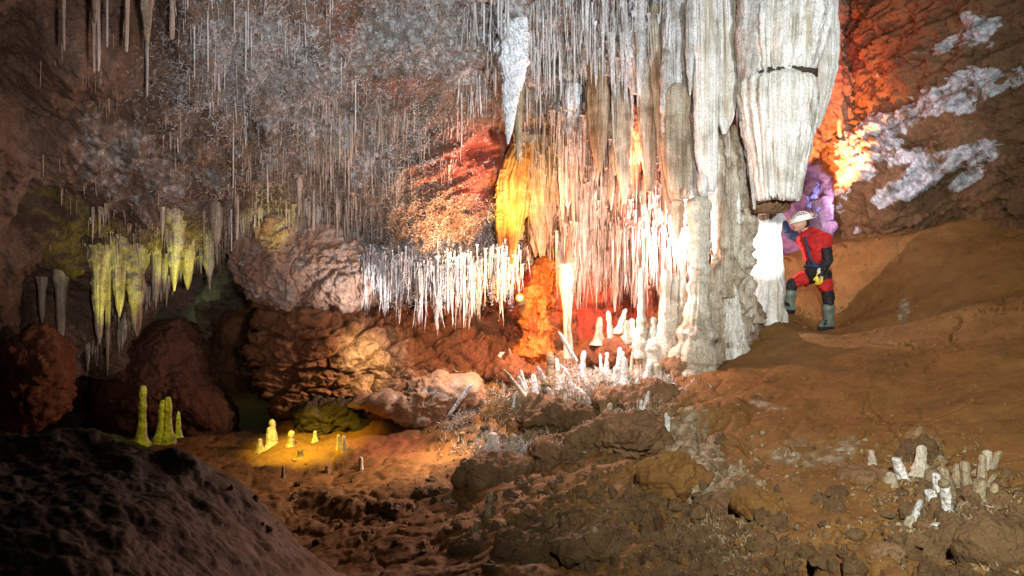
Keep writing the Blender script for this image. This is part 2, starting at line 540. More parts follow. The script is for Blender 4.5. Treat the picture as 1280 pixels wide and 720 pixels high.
cx_, clip_, cV, cny = build_ceiling()


def ceil_at(px, py):
    """a point of the displaced ceiling near a photo position (above its lip)"""
    i = int(np.clip(np.searchsorted(cx_, px), 1, len(cx_) - 1))
    t = np.clip((py + 190) / (clip_[i] + 190), 0, 1)
    j = int(round(t * (cny - 1)))
    return cV[j, i]


def build_back_wall():
    nx, ny = 520, 240
    px, py = np.meshgrid(np.linspace(-150, 1120, nx), np.linspace(60, 640, ny))
    c = np.array([(-150, 60, 15), (-150, 600, 12), (100, 500, 12.5), (240, 440, 15.5), (280, 300, 16), (400, 300, 13.6), (400, 450, 13.4),
                  (560, 380, 13.4), (560, 480, 12.9), (700, 300, 13.7), (700, 430, 13.0), (850, 300, 13.8), (850, 430, 12.8), (700, 60, 14.5),
                  (1000, 60, 16), (1000, 260, 15.2), (1040, 330, 15), (1120, 300, 15), (640, 640, 14), (1100, 640, 15), (300, 600, 15)], float)
    D = RBF(c[:, :2] / 300, c[:, 2])(px / 300, py / 300)
    V = sheet_positions(px, py, D)
    w1, _ = worley(V * 1.6)
    d = fbm(V * 1.1, 5) * 0.45 + (0.5 - w1) * 0.35 + fbm(V * 9, 4) * 0.08 + ridge(V * np.array([5, 5, 1]), 3) * 0.1
    d *= 1 - .8 * gauss(px, py, 1012, 258, 60, 75)
    V[..., 1] -= d
    rd = 0.25 + 0.6 * gauss(px, py, 720, 390, 180, 90)
    wh = 0.12 - 0.5 * gauss(px, py, 1010, 260, 60, 70)
    link('back_wall', mesh('back_wall', V, grid_faces(ny, nx), attrs={'white': wh, 'red': rd}), M['wall'], kind='structure')


build_back_wall()


def build_right_wall():
    nx, ny, nr = 330, 330, 22
    ys = np.linspace(-240, 345, ny)
    left = np.interp(ys, [-240, 0, 140, 175, 190, 215, 250, 285, 310, 345],
                     [1000, 1000, 1004, 1008, 1026, 1046, 1052, 1056, 1054, 1044])
    left = left + 5 * fbm(np.stack([ys / 12, ys * 0 + 5, ys * 0], -1), 4)
    t = np.linspace(0, 1, nx)[None] ** 1.15
    px = left[:, None] + (1560 - left[:, None]) * t
    py = np.repeat(ys[:, None], nx, 1)
    c = np.array([(1000, 0, 14), (1010, 150, 13.4), (1047, 215, 12.7), (1049, 290, 12.5), (1100, 100, 12.5), (1110, 250, 11.5), (1120, 180, 11.7),
                  (1200, 100, 10.9), (1200, 250, 11.2), (1280, 0, 10), (1280, 130, 10.2), (1280, 280, 10.6), (1280, 345, 11), (1100, 345, 12.3),
                  (1040, 345, 13), (1560, 0, 8), (1560, 300, 9), (1000, -240, 11), (1280, -240, 8), (1560, -240, 5.5)], float)
    D = RBF(c[:, :2] / 300, c[:, 2])(px / 300, py / 300)
    V = sheet_positions(px, py, D)
    back = (np.linspace(1, 0.02, nr)[None, :, None]) ** 1.4
    first = V[:, :1]
    R = first + back * np.array([0.5, 3.4, 0.1])
    V = np.concatenate([R, V], 1)
    px = np.concatenate([np.repeat(px[:, :1], nr, 1), px], 1)
    py = np.concatenate([np.repeat(py[:, :1], nr, 1), py], 1)
    n = normals_of(V)
    n *= np.where((n[..., 1:2] > 0), -1, 1)
    u = (V[..., 0] * 0.8 + V[..., 2] * 0.6)
    w = (-V[..., 0] * 0.6 + V[..., 2] * 0.8)
    lay = ridge(np.stack([u * 0.7, w * 3.2, V[..., 1] * 0.8], -1), 5)
    w1, w2 = worley(V * 3.0 + 0.3 * fbm(V * 5, 3)[..., None])
    rim = np.clip(gauss(px, py, 1085, 200, 55, 70, 0.2) + gauss(px, py, 1055, 250, 16, 60), 0, 1.1)
    d = lay * 0.22 + fbm(V * 1.2, 4) * 0.25 + (0.5 - w1) * 0.05 + fbm(V * 3.2, 4, .6) * .10 + fbm(V * 12, 4, .65) * 0.07
    d += rim * ((0.5 - worley(V * 6 + 0.6 * fbm(V * 7, 2)[..., None])[0]) * 0.34 + ridge(V * 4.5, 4) * 0.16)
    d *= 0.35 + 0.65 * sstep(0, 40, px - left[:, None])
    # cracks
    d -= 0.06 * sstep(0.05, 0.0, w2 - w1) * (1 - rim) * sstep(.5, .6, vn(V * 1.3 + 9))
    wh = np.full_like(px, 0.10)
    for cx, cy, sx, sy, r, a in ((1230, 40, 60, 22, -.5, .75), (1225, 100, 34, 18, -.1, .7), (1150, 140, 60, 16, -.55, .7), (1190, 130, 45, 20, -.3, .55),
                                 (1130, 185, 36, 34, -.6, .6), (1220, 190, 60, 17, -.2, .6), (1140, 240, 42, 16, -.7, .6), (1210, 225, 40, 14, -.4, .6),
                                 (1085, 180, 22, 45, .5, .8), (1070, 220, 20, 50, .3, .5), (1280, 95, 22, 22, 0, .6), (1108, 100, 8, 6, 0, .6), (1180, 60, 60, 10, -.6, .1),
                                 (1050, 70, 12, 5, 0, .5)):
        wh += a * gauss(px, py, cx, cy, sx, sy, r)
    crust = fbm(np.stack([u * 1.5, w * 4.5, V[..., 1] * 1.5], -1), 6, .62)
    cm = sstep(.34, .62, wh + crust * .8)
    d += sstep(.42, .52, wh + crust * .8) * .03 * (1 + .6 * fbm(V * 9, 3))
    V = V + n * d[..., None]
    wh = .02 + .54 * cm
    rd = 0.05 + 0.55 * gauss(px, py, 1050, 60, 50, 90)
    m = mesh('right_wall', V, grid_faces(*V.shape[:2]), attrs={'white': wh, 'red': rd})
    link('right_wall', m, M['right'], kind='structure')
    return px, py, V


rpx, rpy, rV = build_right_wall()

def build_mid_wall():
    nx, ny, nr = 300, 230, 24
    ys = np.linspace(352, 580, ny)
    left = np.interp(ys, [352, 372, 400, 440, 480, 520, 560, 580], [300, 322, 326, 322, 334, 352, 340, 330]) + 7 * fbm(np.stack([ys / 16, ys * 0, ys * 0], -1), 4)
    t = np.linspace(0, 1, nx)[None]
    px = left[:, None] + (720 - left[:, None]) * t
    py = np.repeat(ys[:, None], nx, 1)
    c = np.array([(320, 360, 12.0), (320, 400, 11.5), (330, 480, 11.3), (350, 530, 11.1), (390, 360, 12.2), (390, 392, 11.2), (390, 450, 11.1), (400, 520, 11.1),
                  (445, 372, 12.4), (440, 400, 11.5), (450, 450, 11.3), (450, 510, 11.2), (500, 400, 12.2), (500, 430, 11.8), (500, 480, 11.5), (500, 540, 11.0),
                  (560, 400, 12.7), (560, 430, 12.3), (560, 460, 11.9), (560, 500, 11.6), (640, 400, 12.9), (640, 440, 12.3), (640, 480, 11.8), (720, 400, 12.9), (720, 440, 12.3),
                  (720, 480, 11.9), (450, 580, 10.9), (600, 580, 11), (340, 580, 11.0)], float)
    D = RBF(c[:, :2] / 300, c[:, 2], .0003)(px / 300, py / 300)
    V = sheet_positions(px, py, D)
    back = (np.linspace(1, 0.02, nr)[None, :, None]) ** 1.3
    V = np.concatenate([V[:, :1] + back * np.array([0.35, 3.5, 0.1]), V], 1)
    px = np.concatenate([np.repeat(px[:, :1], nr, 1), px], 1)
    py = np.concatenate([np.repeat(py[:, :1], nr, 1), py], 1)
    n = normals_of(V)
    n *= np.where((n[..., 1:2] > 0), -1, 1)
    q = V * np.array([1, 1, 1.9]) + .18 * fbm(V * 2.5, 3)[..., None]
    w1, w2 = worley(q * 1.9)
    v1, v2 = worley(q * 4.6)
    z = V[..., 2] * 6.5 + 1.5 * fbm(V * 1.3, 4) + V[..., 0] * 1.6
    led = z - np.floor(z)
    led = np.where(led < .82, led / .82, (1 - led) / .18)
    d = fbm(V * 1.4, 5) * .18 + np.clip(w2 - w1, 0, .25) * .34 - .10 * sstep(.07, 0, w2 - w1) + np.clip(v2 - v1, 0, .2) * .16 + led * .05 \
        + fbm(V * 7, 5, .6) * .06
    V = V + n * d[..., None]
    wh = .05 + .85 * gauss(px, py, 462, 440, 44, 36) + .6 * gauss(px, py, 480, 485, 36, 22) + .35 * gauss(px, py, 560, 470, 60, 12)  # white paints the yellow-lit rock face as a tan patch
    rd = .05 + .4 * gauss(px, py, 610, 450, 80, 40)
    link('rock_wall', mesh('rock_wall', V, grid_faces(*V.shape[:2]), attrs={'white': wh, 'red': rd}), M['midwall'], kind='structure')


build_mid_wall()

# ---- floor
fc = [(640, 718, 5.2), (640, 1000, 3.0), (300, 718, 5.9), (0, 718, 5.0), (-200, 900, 3.2), (200, 1100, 2.6), (480, 718, 5.7), (900, 718, 4.5), (1100, 718, 4.0),
      (1280, 718, 3.7), (1280, 1000, 2.3), (1600, 900, 2.4), (1280, 600, 5.4), (1280, 500, 6.8), (1280, 400, 8.5), (1280, 300, 10.2), 
      (1500, 400, 7.4), (1500, 250, 9.4), (1150, 300, 11.0), (1110, 292, 11.6), (1150, 400, 9.5), (1150, 500, 7.6), (1150, 600, 5.9), (1032, 413, 10.85), (1024, 414, 10.7),
      (986, 391, 11.0), (974, 390, 10.95), (1000, 399, 10.9), (945, 352, 11.2), (925, 385, 10.7), (1060, 332, 11.5), (1058, 306, 12.0), (1060, 400, 10.4), (1000, 500, 8.1), (1000, 600, 6.1), (900, 425, 10.6), (870, 480, 9.0),
      (850, 560, 7.3), (800, 640, 6.1), (800, 440, 11.2), (750, 480, 10.2), (700, 540, 8.8), (650, 600, 7.3), (600, 450, 12.2),
      (560, 500, 11), (560, 560, 9.4), (480, 540, 10.3), (480, 600, 8.4), (480, 660, 6.9), (350, 600, 8.8), (330, 550, 10.4),
      (200, 540, 11.5), (400, 520, 11.8), (60, 520, 12), (400, 480, 15), (200, 480, 15.5), (600, 430, 14.5), (800, 405, 14),
      (950, 335, 15), (1050, 322, 15.2), (-200, 520, 12), (-200, 480, 15)]
fc3 = np.array([P(*c) for c in fc])
floorZ = RBF(fc3[:, :2] / 3, fc3[:, 2], 0.0005)


def FZ(x, y):
    return floorZ(np.asarray(x) / 3, np.asarray(y) / 3)


def to_px(V):
    return 640 + V[..., 0] / V[..., 1] * K, 360 - V[..., 2] / V[..., 1] * K


def floor_relief(V):
    """height added to the smooth floor"""
    px, py = to_px(V)
    X, Y = V[..., 0], V[..., 1]
    q = np.stack([X, Y, X * 0 + 3.1], -1)
    rough = 0.03 + 0.08 * sstep(1000, 850, px)
    for cx, cy, sx, sy, a in ((750, 660, 130, 50, .55), (890, 650, 90, 60, .35), (690, 500, 110, 40, .7), (650, 545, 60, 22, .5),
                              (1210, 660, 90, 55, .8), (1130, 570, 60, 36, .4), (860, 560, 90, 50, .5), (1030, 700, 60, 30, .7), (400, 565, 60, 20, .15),
                              (420, 640, 60, 24, .3), (930, 410, 30, 30, .4), (850, 440, 60, 24, .4)):
        rough += a * gauss(px, py, cx, cy, sx, sy)
    rough = np.clip(rough, 0, 1.2)
    w1, w2 = worley(q * 2.4 + 0.4 * fbm(q * 4, 3)[..., None])
    v1, v2 = worley(q * 7 + 0.5 * fbm(q * 7, 2)[..., None])
    h = fbm(q * 0.9, 3) * 0.10
    h = h + rough * (fbm(q * 2.6, 4) * 0.22 + (0.5 - w1) * 0.30 + (0.5 - v1) * 0.09 - 0.16 * sstep(0.10, 0, w2 - w1))
    h = h + fbm(q * 7, 4) * (0.008 + 0.03 * np.minimum(rough, 1)) + fbm(q * 30, 3) * (0.004 + 0.010 * np.minimum(rough, 1))
    # rimmed flow terraces below the columns
    ter = gauss(px, py, 930, 395, 50, 30)
    h = h + ter * 0.05 * np.sin(fbm(q * 2, 3) * 14 + V[..., 1] * 9)
    # cracks in the dried clay of the slope
    hill = np.exp(-(np.abs((X + 4.7) / 3.35) ** 10 + np.abs((Y - 4.2) / 1.5) ** 5))
    h = h * (1 - hill) + hill * (-0.93 - V[..., 2] + .12 * fbm(q * 1.3, 4) + .06 * fbm(q * 4.5, 4))
    man = np.exp(-(((X - 4.02) / .42) ** 2 + ((Y - 10.9) / .35) ** 2))
    h = h * (1 - man)
    c1, c2 = worley(q * 1.25 + 0.5 * fbm(q * 1.6, 3)[..., None])
    cm = sstep(0.52, 0.66, vn(q * 0.9 + 40)) * sstep(900, 1000, px)
    h = h - 0.07 * sstep(0.022, 0.0, c2 - c1) * cm
    return h


def build_floor():
    ny, nx = 560, 720
    Y = np.geomspace(1.7, 16.5, ny)[:, None]
    a = np.linspace(-0.86, 0.98, nx)[None]
    X = a * Y
    Y = np.repeat(Y, nx, 1)
    V = np.stack([X, Y, FZ(X, Y)], -1)
    px, py = to_px(V)
    h = floor_relief(V)
    V[..., 2] += h
    n = normals_of(V)
    n *= np.where(n[..., 2:3] < 0, -1, 1)
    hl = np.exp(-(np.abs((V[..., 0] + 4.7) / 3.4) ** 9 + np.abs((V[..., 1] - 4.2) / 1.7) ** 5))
    near = sstep(11, 7, V[..., 1])
    d = hl * (fbm(V * 3.0, 5, .55) * .06 + ridge(V * np.array([1.5, 1.5, 3]), 3) * .04) + fbm(V * 16, 4, .65) * (.008 + .012 * near * sstep(900, 700, px)) \
        + fbm(V * 3.2, 4) * .022 * sstep(880, 1000, px)
    V = V + n * d[..., None]
    wh = np.full_like(px, 0.02)
    for cx, cy, sx, sy, r, a in ((860, 545, 50, 32, .2, .55), (910, 600, 60, 30, .3, .5), (990, 575, 30, 12, .2, .5), (1050, 560, 40, 16, -.2, .45), (960, 510, 50, 8, .15, .4),
                                 (1150, 565, 30, 30, 0, .5), (1130, 385, 9, 22, .1, .55), (890, 650, 24, 60, -.5, .5), (740, 500, 60, 34, 0, .5),
                                 (1220, 640, 80, 60, .5, .35), (930, 400, 40, 30, 0, .35), (640, 545, 60, 20, 0, .35), (550, 535, 60, 14, .2, .25),
                                 (780, 470, 60, 20, 0, .35), (1080, 590, 60, 20, .1, .3)):
        wh += 1.45 * a * gauss(px, py, cx, cy, sx, sy, r)
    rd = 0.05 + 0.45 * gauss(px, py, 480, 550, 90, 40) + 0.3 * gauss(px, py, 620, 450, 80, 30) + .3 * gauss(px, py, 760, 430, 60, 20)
    link('cave_floor', mesh('cave_floor', V, grid_faces(ny, nx, flip=False), attrs={'white': wh, 'red': rd, 'dark': np.clip(hl * 1.1 + sstep(.35, .6, .75 * gauss(px, py, 1215, 650, 80, 50) + .6 * gauss(px, py, 690, 660, 100, 50) + .5 * gauss(px, py, 860, 690, 80, 40) + .35 * fbm(V * 4, 5, .6)) * .8, 0, 1)}), M['floor'],  # dark: light falloff put into the mound's colour, plus dark ground patches
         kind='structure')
    return V


fV = build_floor()


def floor_hit(px, py):
    """the floor point seen at a photo position (nearest crossing from the camera)"""
    a = (px - 640) / K
    s = (360 - py) / K
    i = int(round((a + 0.86) / 1.84 * (fV.shape[1] - 1)))
    line = fV[:, i]
    g = line[:, 2] - s * line[:, 1]
    k = np.where((g[1:] >= 0) & (g[:-1] < 0))[0]
    k = k[0] if len(k) else int(np.argmin(np.abs(g)))
    return line[k]


def floor_under(x, y):
    i = int(round((x / y + 0.86) / 1.84 * (fV.shape[1] - 1)))
    j = int(np.clip(np.searchsorted(fV[:, i, 1], y), 0, fV.shape[0] - 1))
    return fV[j, i, 2]


# ------------------------------------------------------------------ rocks
def blob(name, outline, D, T, mat, disp=0.12, seed=0, power=2.4, white=0.1, red=0.1, scale=2.0, ns=44, nt=150,
         label=None, cat='rock', kind=None, tilt=0.0, crag=1.0, group=None):
    """a solid rock whose silhouette follows an outline; T is its half thickness"""
    o = np.array(outline, float)
    c = o.mean(0)
    th = np.arctan2(o[:, 1] - c[1], o[:, 0] - c[0])
    r = np.hypot(o[:, 0] - c[0], o[:, 1] - c[1])
    k = np.argsort(th)
    th, r = th[k], r[k]
    t = np.linspace(-math.pi, math.pi, nt, endpoint=False)
    rr = np.interp(t, np.concatenate([th - 2 * math.pi, th, th + 2 * math.pi]), np.tile(r, 3))
    phi = np.linspace(0.0008, math.pi - 0.0008, ns)
    Rm = r.mean() / K * D
    aa = np.linspace(0, math.pi / 2, 2000)
    sd = np.sin(aa) ** (2 / power)
    dd_ = np.cos(aa) ** (2 / power) * T
    arc = np.concatenate([[0], np.cumsum(np.hypot(np.diff(sd * Rm), np.diff(dd_)))])
    tt = np.linspace(0.004, 1, ns // 2 + 1) * arc[-1]
    s1, d1_ = np.interp(tt, arc, sd), np.interp(tt, arc, dd_)
    s = np.concatenate([s1, s1[-2::-1]])
    dep = np.concatenate([-d1_, d1_[-2::-1]])
    ns = len(s)
    px = c[0] + s[:, None] * rr[None] * np.cos(t)[None]
    py = c[1] + s[:, None] * rr[None] * np.sin(t)[None]
    DD = D + dep[:, None] + 0 * px
    V = np.stack([(px - 640) / K * D, DD, (360 - py) / K * D], -1)
    V[..., 1] += tilt * (V[..., 2] - (360 - c[1]) / K * D)
    cen = np.array([(c[0] - 640) / K * D, D, (360 - c[1]) / K * D])
    dt = np.roll(V, -1, 1) - np.roll(V, 1, 1)
    n = np.cross(np.gradient(V, axis=0), dt)
    n /= np.linalg.norm(n, axis=-1, keepdims=True) + 1e-9
    n *= np.sign(((V - cen) * n).sum(-1, keepdims=True) + 1e-9)
    nc = (V - cen) / (np.linalg.norm(V - cen, axis=-1, keepdims=True) + 1e-6)
    n = np.where(s[:, None, None] < .06, nc, n)
    q = V + seed * 3.7
    w1, w2 = worley(q * scale + 0.35 * fbm(q * scale * 2, 2)[..., None])
    v1, v2 = worley(q * scale * 3.1)
    st = q[..., 2] * 9 / max(disp * 6, .6) + 2.2 * fbm(q * scale * .8, 3) + 1.2 * q[..., 0]
    saw = st - np.floor(st)
    saw = np.where(saw < .8, saw / .8, (1 - saw) / .2)
    f1, f2 = worley(q * scale * .55 + .3 * fbm(q * scale, 3)[..., None])
    d = disp * (fbm(q * scale * 0.6, 6, .62) * 1.7 + crag * (.9 * np.clip(f2 - f1, 0, .35) - .15) + crag * ((0.5 - w1) * 0.45 - 0.22 * sstep(0.10, 0, w2 - w1)) + ridge(q * scale * np.array([1.2, 1.2, 2.4]), 4) * .5
                + (saw - .5) * .10 * crag + (0.5 - v1) * 0.16 + fbm(q * scale * 6, 4, .65) * 0.30)
    V = V + n * d[..., None]
    base = np.array([cen[0], cen[1], V[..., 2].min()])
    F = grid_faces(ns, nt, wrap=True)
    caps = []
    W_ = np.full(V.shape[:2], float(white))
    R_ = np.full(V.shape[:2], float(red))
    m = mesh(name, (V - base), F, attrs={'white': W_, 'red': R_})
    return link(name, m, mat, None, base, label, cat if not kind else None, group, kind)


blob('rock_ledge', [(292, 288), (330, 276), (372, 280), (404, 275), (440, 292), (466, 330), (474, 372), (440, 384), (400, 378), (360, 382), (325, 374), (305, 340)],
     11.3, 0.6, M['rim'], 0.16, 2, 3.0, 0.42, 0.22, 2.4, 150, 260,
     'rough whitish overhanging rock left of the white fringed shelf, above the red clay block')
blob('pale_slab', [(436, 505), (500, 492), (560, 480), (596, 474), (606, 494), (580, 524), (552, 536), (520, 524), (470, 512)],
     10.6, 0.35, M['paleslab'], 0.10, 6, 2.2, 0.4, 0.2, 3.5, 60, 160,
     'low pale pinkish rock slab with a ragged undercut edge in the middle of the floor')
blob('flowstone_apron', [(846, 446), (862, 420), (894, 404), (926, 386), (936, 378), (950, 384), (956, 396), (952, 408), (950, 424), (915, 446), (870, 462)],
     10.55, 0.42, M['apron'], 0.09, 12, 2.4, 0.35, 0.1, 2.2, 110, 220,
     'lilac grey flowstone bank at the foot of the great columns', 'flowstone')
blob('clay_cone', [(140, 470), (176, 425), (206, 402), (226, 400), (246, 432), (268, 480), (290, 545), (200, 570), (110, 570)],
     11.4, 0.6, M['mudrock'], 0.10, 7, 2.0, 0.02, 0.1, 1.8, 120, 220,
     'steep dark red clay cone between the yellow stalactites and the side passage')
blob('left_pillar_rock', [(22, 430), (50, 400), (78, 420), (80, 480), (66, 530), (20, 540), (0, 500)],
     9.8, 0.4, M['wall'], 0.12, 8, 2.4, 0.2, 0.3, 3, 60, 140,
     'lumpy reddish rock pillar at the far left edge above the dark mound')
blob('dark_rock_pile', [(366, 520), (400, 505), (450, 508), (470, 530), (440, 546), (390, 548)],
     10.9, 0.35, M['mound'], 0.12, 9, 2.2, 0.05, 0.1, 3.5, 50, 130,
     'dark low rock heap lying before the orange clay block')

# individual boulders resting on the floor: px, py(base), half width px, height px, material, label
BOULD = [
    (700, 575, 55, 34, 'boulder', 'rounded orange brown boulder below the crystal thicket at the middle'),
    (790, 565, 46, 60, 'boulder', 'tall tilted brown boulder right of the rounded orange one'),
    (740, 560, 30, 44, 'darkrock', 'grey wedge of rock jammed between two brown boulders'),
    (842, 610, 48, 44, 'floor', 'smooth ochre boulder on the slope below the pale crust'),
    (800, 505, 60, 26, 'boulder', 'flat mottled boulder just below the white stalagmite stumps'),
    (868, 468, 36, 22, 'boulder', 'low dark slab at the foot of the great columns'),
    (960, 640, 40, 30, 'floor', 'squat brown clay lump low on the right slope'),
    (905, 640, 26, 34, 'boulder', 'upright brown stone beside a dark gap in the slope'),
    (740, 690, 44, 30, 'darkrock', 'blackish jagged boulder right of the nearly black heap'),
    (660, 700, 46, 34, 'darkrock', 'nearly black rock heap behind the dull stalagmite stump'),
    (1040, 712, 34, 24, 'darkrock', 'cracked dark rock at the bottom edge under the right slope'),
    (1110, 700, 30, 26, 'boulder', 'pale brown broken rock left of the fallen white stalagmites'),
    (1150, 575, 24, 36, 'darkrock', 'grey white knobbly rock standing on the clay slope'),
    (1190, 690, 46, 36, 'darkrock', 'dark crusted rock in front of the leaning white stalagmite'),
    (1255, 700, 46, 56, 'darkrock', 'dark green grey rock in the bottom right corner'),
    (1230, 630, 30, 32, 'darkrock', 'dark knobbly rock behind the leaning white stalagmite'),
    (540, 620, 26, 16, 'darkrock', 'small dark rock at the end of the long floor crack'),
    (490, 645, 16, 20, 'boulder', 'small pale brown knob of rock beside the dark floor crack'),
    (700, 530, 50, 22, 'darkrock', 'dark rock under the crystal thicket'),
    (620, 600, 40, 24, 'boulder', 'brown stone with white twigs left of the thicket'),
    (590, 690, 20, 12, 'darkrock', 'tiny dark rock alone on the brown path'),
    (1005, 560, 20, 12, 'boulder', 'thin pale plate of crust lying on the right slope'),
    (1085, 600, 30, 16, 'boulder', 'curled clay crust plate left of the knobbly rock'),
    (650, 475, 36, 26, 'redclay', 'dark red boulder at the foot of the orange lit column'),
    (770, 452, 46, 22, 'redclay', 'dark red rounded boulder under the pink fringe'),
    (830, 450, 30, 18, 'redclay', 'small red brown boulder by the foot of the stalagmite group'),
]
for k, (bx, by, hw, hh, mt, lab) in enumerate(BOULD):
    rn = random.Random(k * 7 + 1)
    f = floor_hit(bx, by)
    D = float(f[1]) + 0.12
    ang = [a + rn.uniform(-.2, .2) for a in np.linspace(0, 2 * math.pi, 11)[:-1]]
    out = [(bx + hw * math.cos(a) * rn.uniform(.7, 1.15), by - hh * 0.20 + hh * 0.55 * math.sin(a) * rn.uniform(.7, 1.15)) for a in ang]
    blob('boulder', out, D, min(0.5, hw * D / K * 0.8), M[mt], 0.10 * hw / 40 * D / 8 + 0.02, k + 20, 2.3, 0.3 if mt == 'darkrock' else 0.15, 0.08,
         2.6, 70, 130, lab, 'rock', crag=.7)


# ------------------------------------------------------------------ flowstone bodies
def flow(name, pts, mat, label=None, cat=None, group=None, parent=None, nth=96, nv=150, flute=0.16, fk=3.2, knob=0.05, ks=5.0,
         seed=0, fine=0.03, band=0.0, flat=1.0, bandf=14, kind=None, rag=0.0):
    """a body round a path: pts = (px, py, D, half width px) from top to bottom"""
    a = np.array(pts, float)
    C = np.stack([(a[:, 0] - 640) / K * a[:, 2], a[:, 2], (360 - a[:, 1]) / K * a[:, 2]], -1)
    R = a[:, 3] * a[:, 2] / K
    s = np.concatenate([[0], np.cumsum(np.linalg.norm(np.diff(C, axis=0), axis=1))])
    L = s[-1]
    t = np.linspace(0, 1, nv) * L
    c = np.stack([np.interp(t, s, C[:, i]) for i in range(3)], -1)
    r = np.interp(t, s, R)
    # smooth the joints of the profile a little
    kz = max(1, nv // 40)
    ker = np.ones(2 * kz + 1) / (2 * kz + 1)
    r = np.convolve(np.pad(r, kz, 'edge'), ker, 'valid')
    r[0], r[-1] = R[0], R[-1]
    th = np.linspace(0, 2 * math.pi, nth, endpoint=False)
    cs, sn = np.cos(th)[None], np.sin(th)[None]
    z = c[:, 2:3]
    wob = seed * 5.31
    g = np.stack([cs * fk + wob + 0 * z, sn * fk + 0 * z, z * 0.55 + wob + 0 * cs], -1)
    fl = ridge(g, 3) - 0.45
    g2 = np.stack([cs * fk * 3 + wob + 0 * z, sn * fk * 3 + 0 * z, z * 0.8 + wob + 0 * cs], -1)
    fl2 = fbm(g2, 3)
    V0 = np.stack([c[:, 0:1] + r[:, None] * cs, c[:, 1:2] + r[:, None] * sn * flat, z + 0 * cs], -1)
    kn = fbm(V0 * ks + wob, 4)
    fi = fbm(V0 * 22 + wob, 3)
    fl3 = ridge(np.stack([cs * fk * 7 + wob + 0 * z, sn * fk * 7 + 0 * z, z * 0.9 + wob + 0 * cs], -1), 2) - .45
    mul = 1 + flute * fl + flute * 0.35 * fl2 + fine * fi + flute * .42 * fl3
    if band:
        w = vn(np.concatenate([z * 0 + wob, z * 0, z * bandf], -1))[:, None]
        ph = np.sin((z + 0.12 * fbm(V0 * 2.2 + wob, 2)) * bandf * 3.0 + 3 * w)
        mul = mul + band * np.sign(ph) * np.abs(ph) ** 0.6
    rr = r[:, None] * mul + knob * kn * np.minimum(1, r[:, None] / 0.08) * np.minimum(r[:, None] * 4, 1)
    tt_ = (t / L)[:, None]
    V = np.stack([c[:, 0:1] + rr * cs, c[:, 1:2] + rr * sn * flat, z + 0 * cs - rag * tt_ ** 10 * (fl * 1.2 + fl2 + .6 * fl3)], -1)
    up = pts[0][1] > pts[-1][1]
    base = c[-1].copy()
    if parent is not None:
        base = np.array(parent.location)
    Vl = (V - base).reshape(-1, 3)
    F = grid_faces(nv, nth, wrap=True)
    top = (c[0] - base)[None]
    bot = (c[-1] - base)[None]
    i0, i1 = nv * nth, nv * nth + 1
    k = np.arange(nth)
    k2 = (k + 1) % nth
    f0 = np.stack([np.full(nth, i0), k2, k, k], -1)
    # triangles stored apart from the quads: use two small fans as degenerate-free quads
    Vl = np.concatenate([Vl, top, bot])
    m = bpy.data.meshes.new(name)
    tri = np.concatenate([np.stack([F[:, 0], F[:, 1], F[:, 2]], -1), np.stack([F[:, 0], F[:, 2], F[:, 3]], -1),
                          np.stack([np.full(nth, i0), k2, k], -1),
                          np.stack([np.full(nth, i1), (nv - 1) * nth + k, (nv - 1) * nth + k2], -1)])
    m = mesh(name, Vl, tri)
    if parent is not None:
        o = link(name, m, mat, parent)
        if label:
            o['label'] = label
        return o
    return link(name, m, mat, None, base, label, cat, group, kind)


# the great column: a thing with its draped tiers as parts
GC = empty('great_column', P(972, 345, 10.4), 'huge white draped column with a ringed ledge, tallest beside the caver', 'column')
flow('upper_drapery', [(978, -80, 9.9, 50), (978, 0, 9.9, 53), (977, 35, 9.85, 56), (975, 70, 9.85, 49), (974, 90, 9.85, 43), (974, 99, 9.85, 37), (974, 103, 9.85, 30)],
     M['flow'], 'upper tier of hanging flowstone', parent=GC, nth=240, nv=200, flute=0.20, fk=3.4, knob=0.05, seed=1)
flow('fluted_bell', [(971, 92, 9.8, 22), (971, 96, 9.8, 38), (971, 104, 9.8, 45), (971, 122, 9.8, 47.5), (972, 160, 9.8, 42), (972, 200, 9.8, 35), (972, 235, 9.8, 29),
                     (972, 246, 9.8, 27.5), (972, 249, 9.8, 24)],
     M['flow'], 'lower fluted bell with a flat broken bottom', parent=GC, rag=.06, nth=240, nv=200, flute=0.17, fk=4.6, knob=0.03, seed=2)
flow('shade_collar', [(975, 90, 9.80, 22), (975, 93, 9.80, 36), (975, 98, 9.80, 38), (976, 103, 9.80, 34)], M['mound'], 'dark ring with the ledge shade put into its colour, between the tiers',
     parent=GC, nth=160, nv=40, flute=0.2, fk=7, knob=0.12, ks=12, seed=3)  # shade on the ledge built as a dark ring
flow('side_drapery', [(1026, -60, 10.4, 16), (1029, 30, 10.4, 17), (1031, 80, 10.4, 16), (1027, 120, 10.4, 10), (1023, 150, 10.4, 5), (1021, 160, 10.4, 2)],
     M['flow'], 'thin drapery hanging behind the right edge', parent=GC, nth=120, nv=140, flute=0.22, fk=3, seed=4)
flow('head_bulge', [(935, -60, 9.8, 14), (940, -10, 9.7, 20), (944, 20, 9.65, 22), (940, 50, 9.7, 19), (936, 85, 9.75, 14), (936, 130, 9.8, 9), (940, 200, 9.8, 5), (943, 262, 9.8, 1.5)],
     M['flow_grey'], 'greyish bulge and long rib on the left of the column', parent=GC, nth=120, nv=200, flute=0.15, fk=2.6, seed=5)
flow('slab', [(966, 246, 10.1, 22), (966, 249, 10.1, 25), (964, 258, 10.1, 23), (962, 266, 10.1, 17)], M['boulder'], 'dark stone slab under the bell',
     parent=GC, nth=100, nv=50, flute=0.2, fk=2, knob=0.1, seed=6)
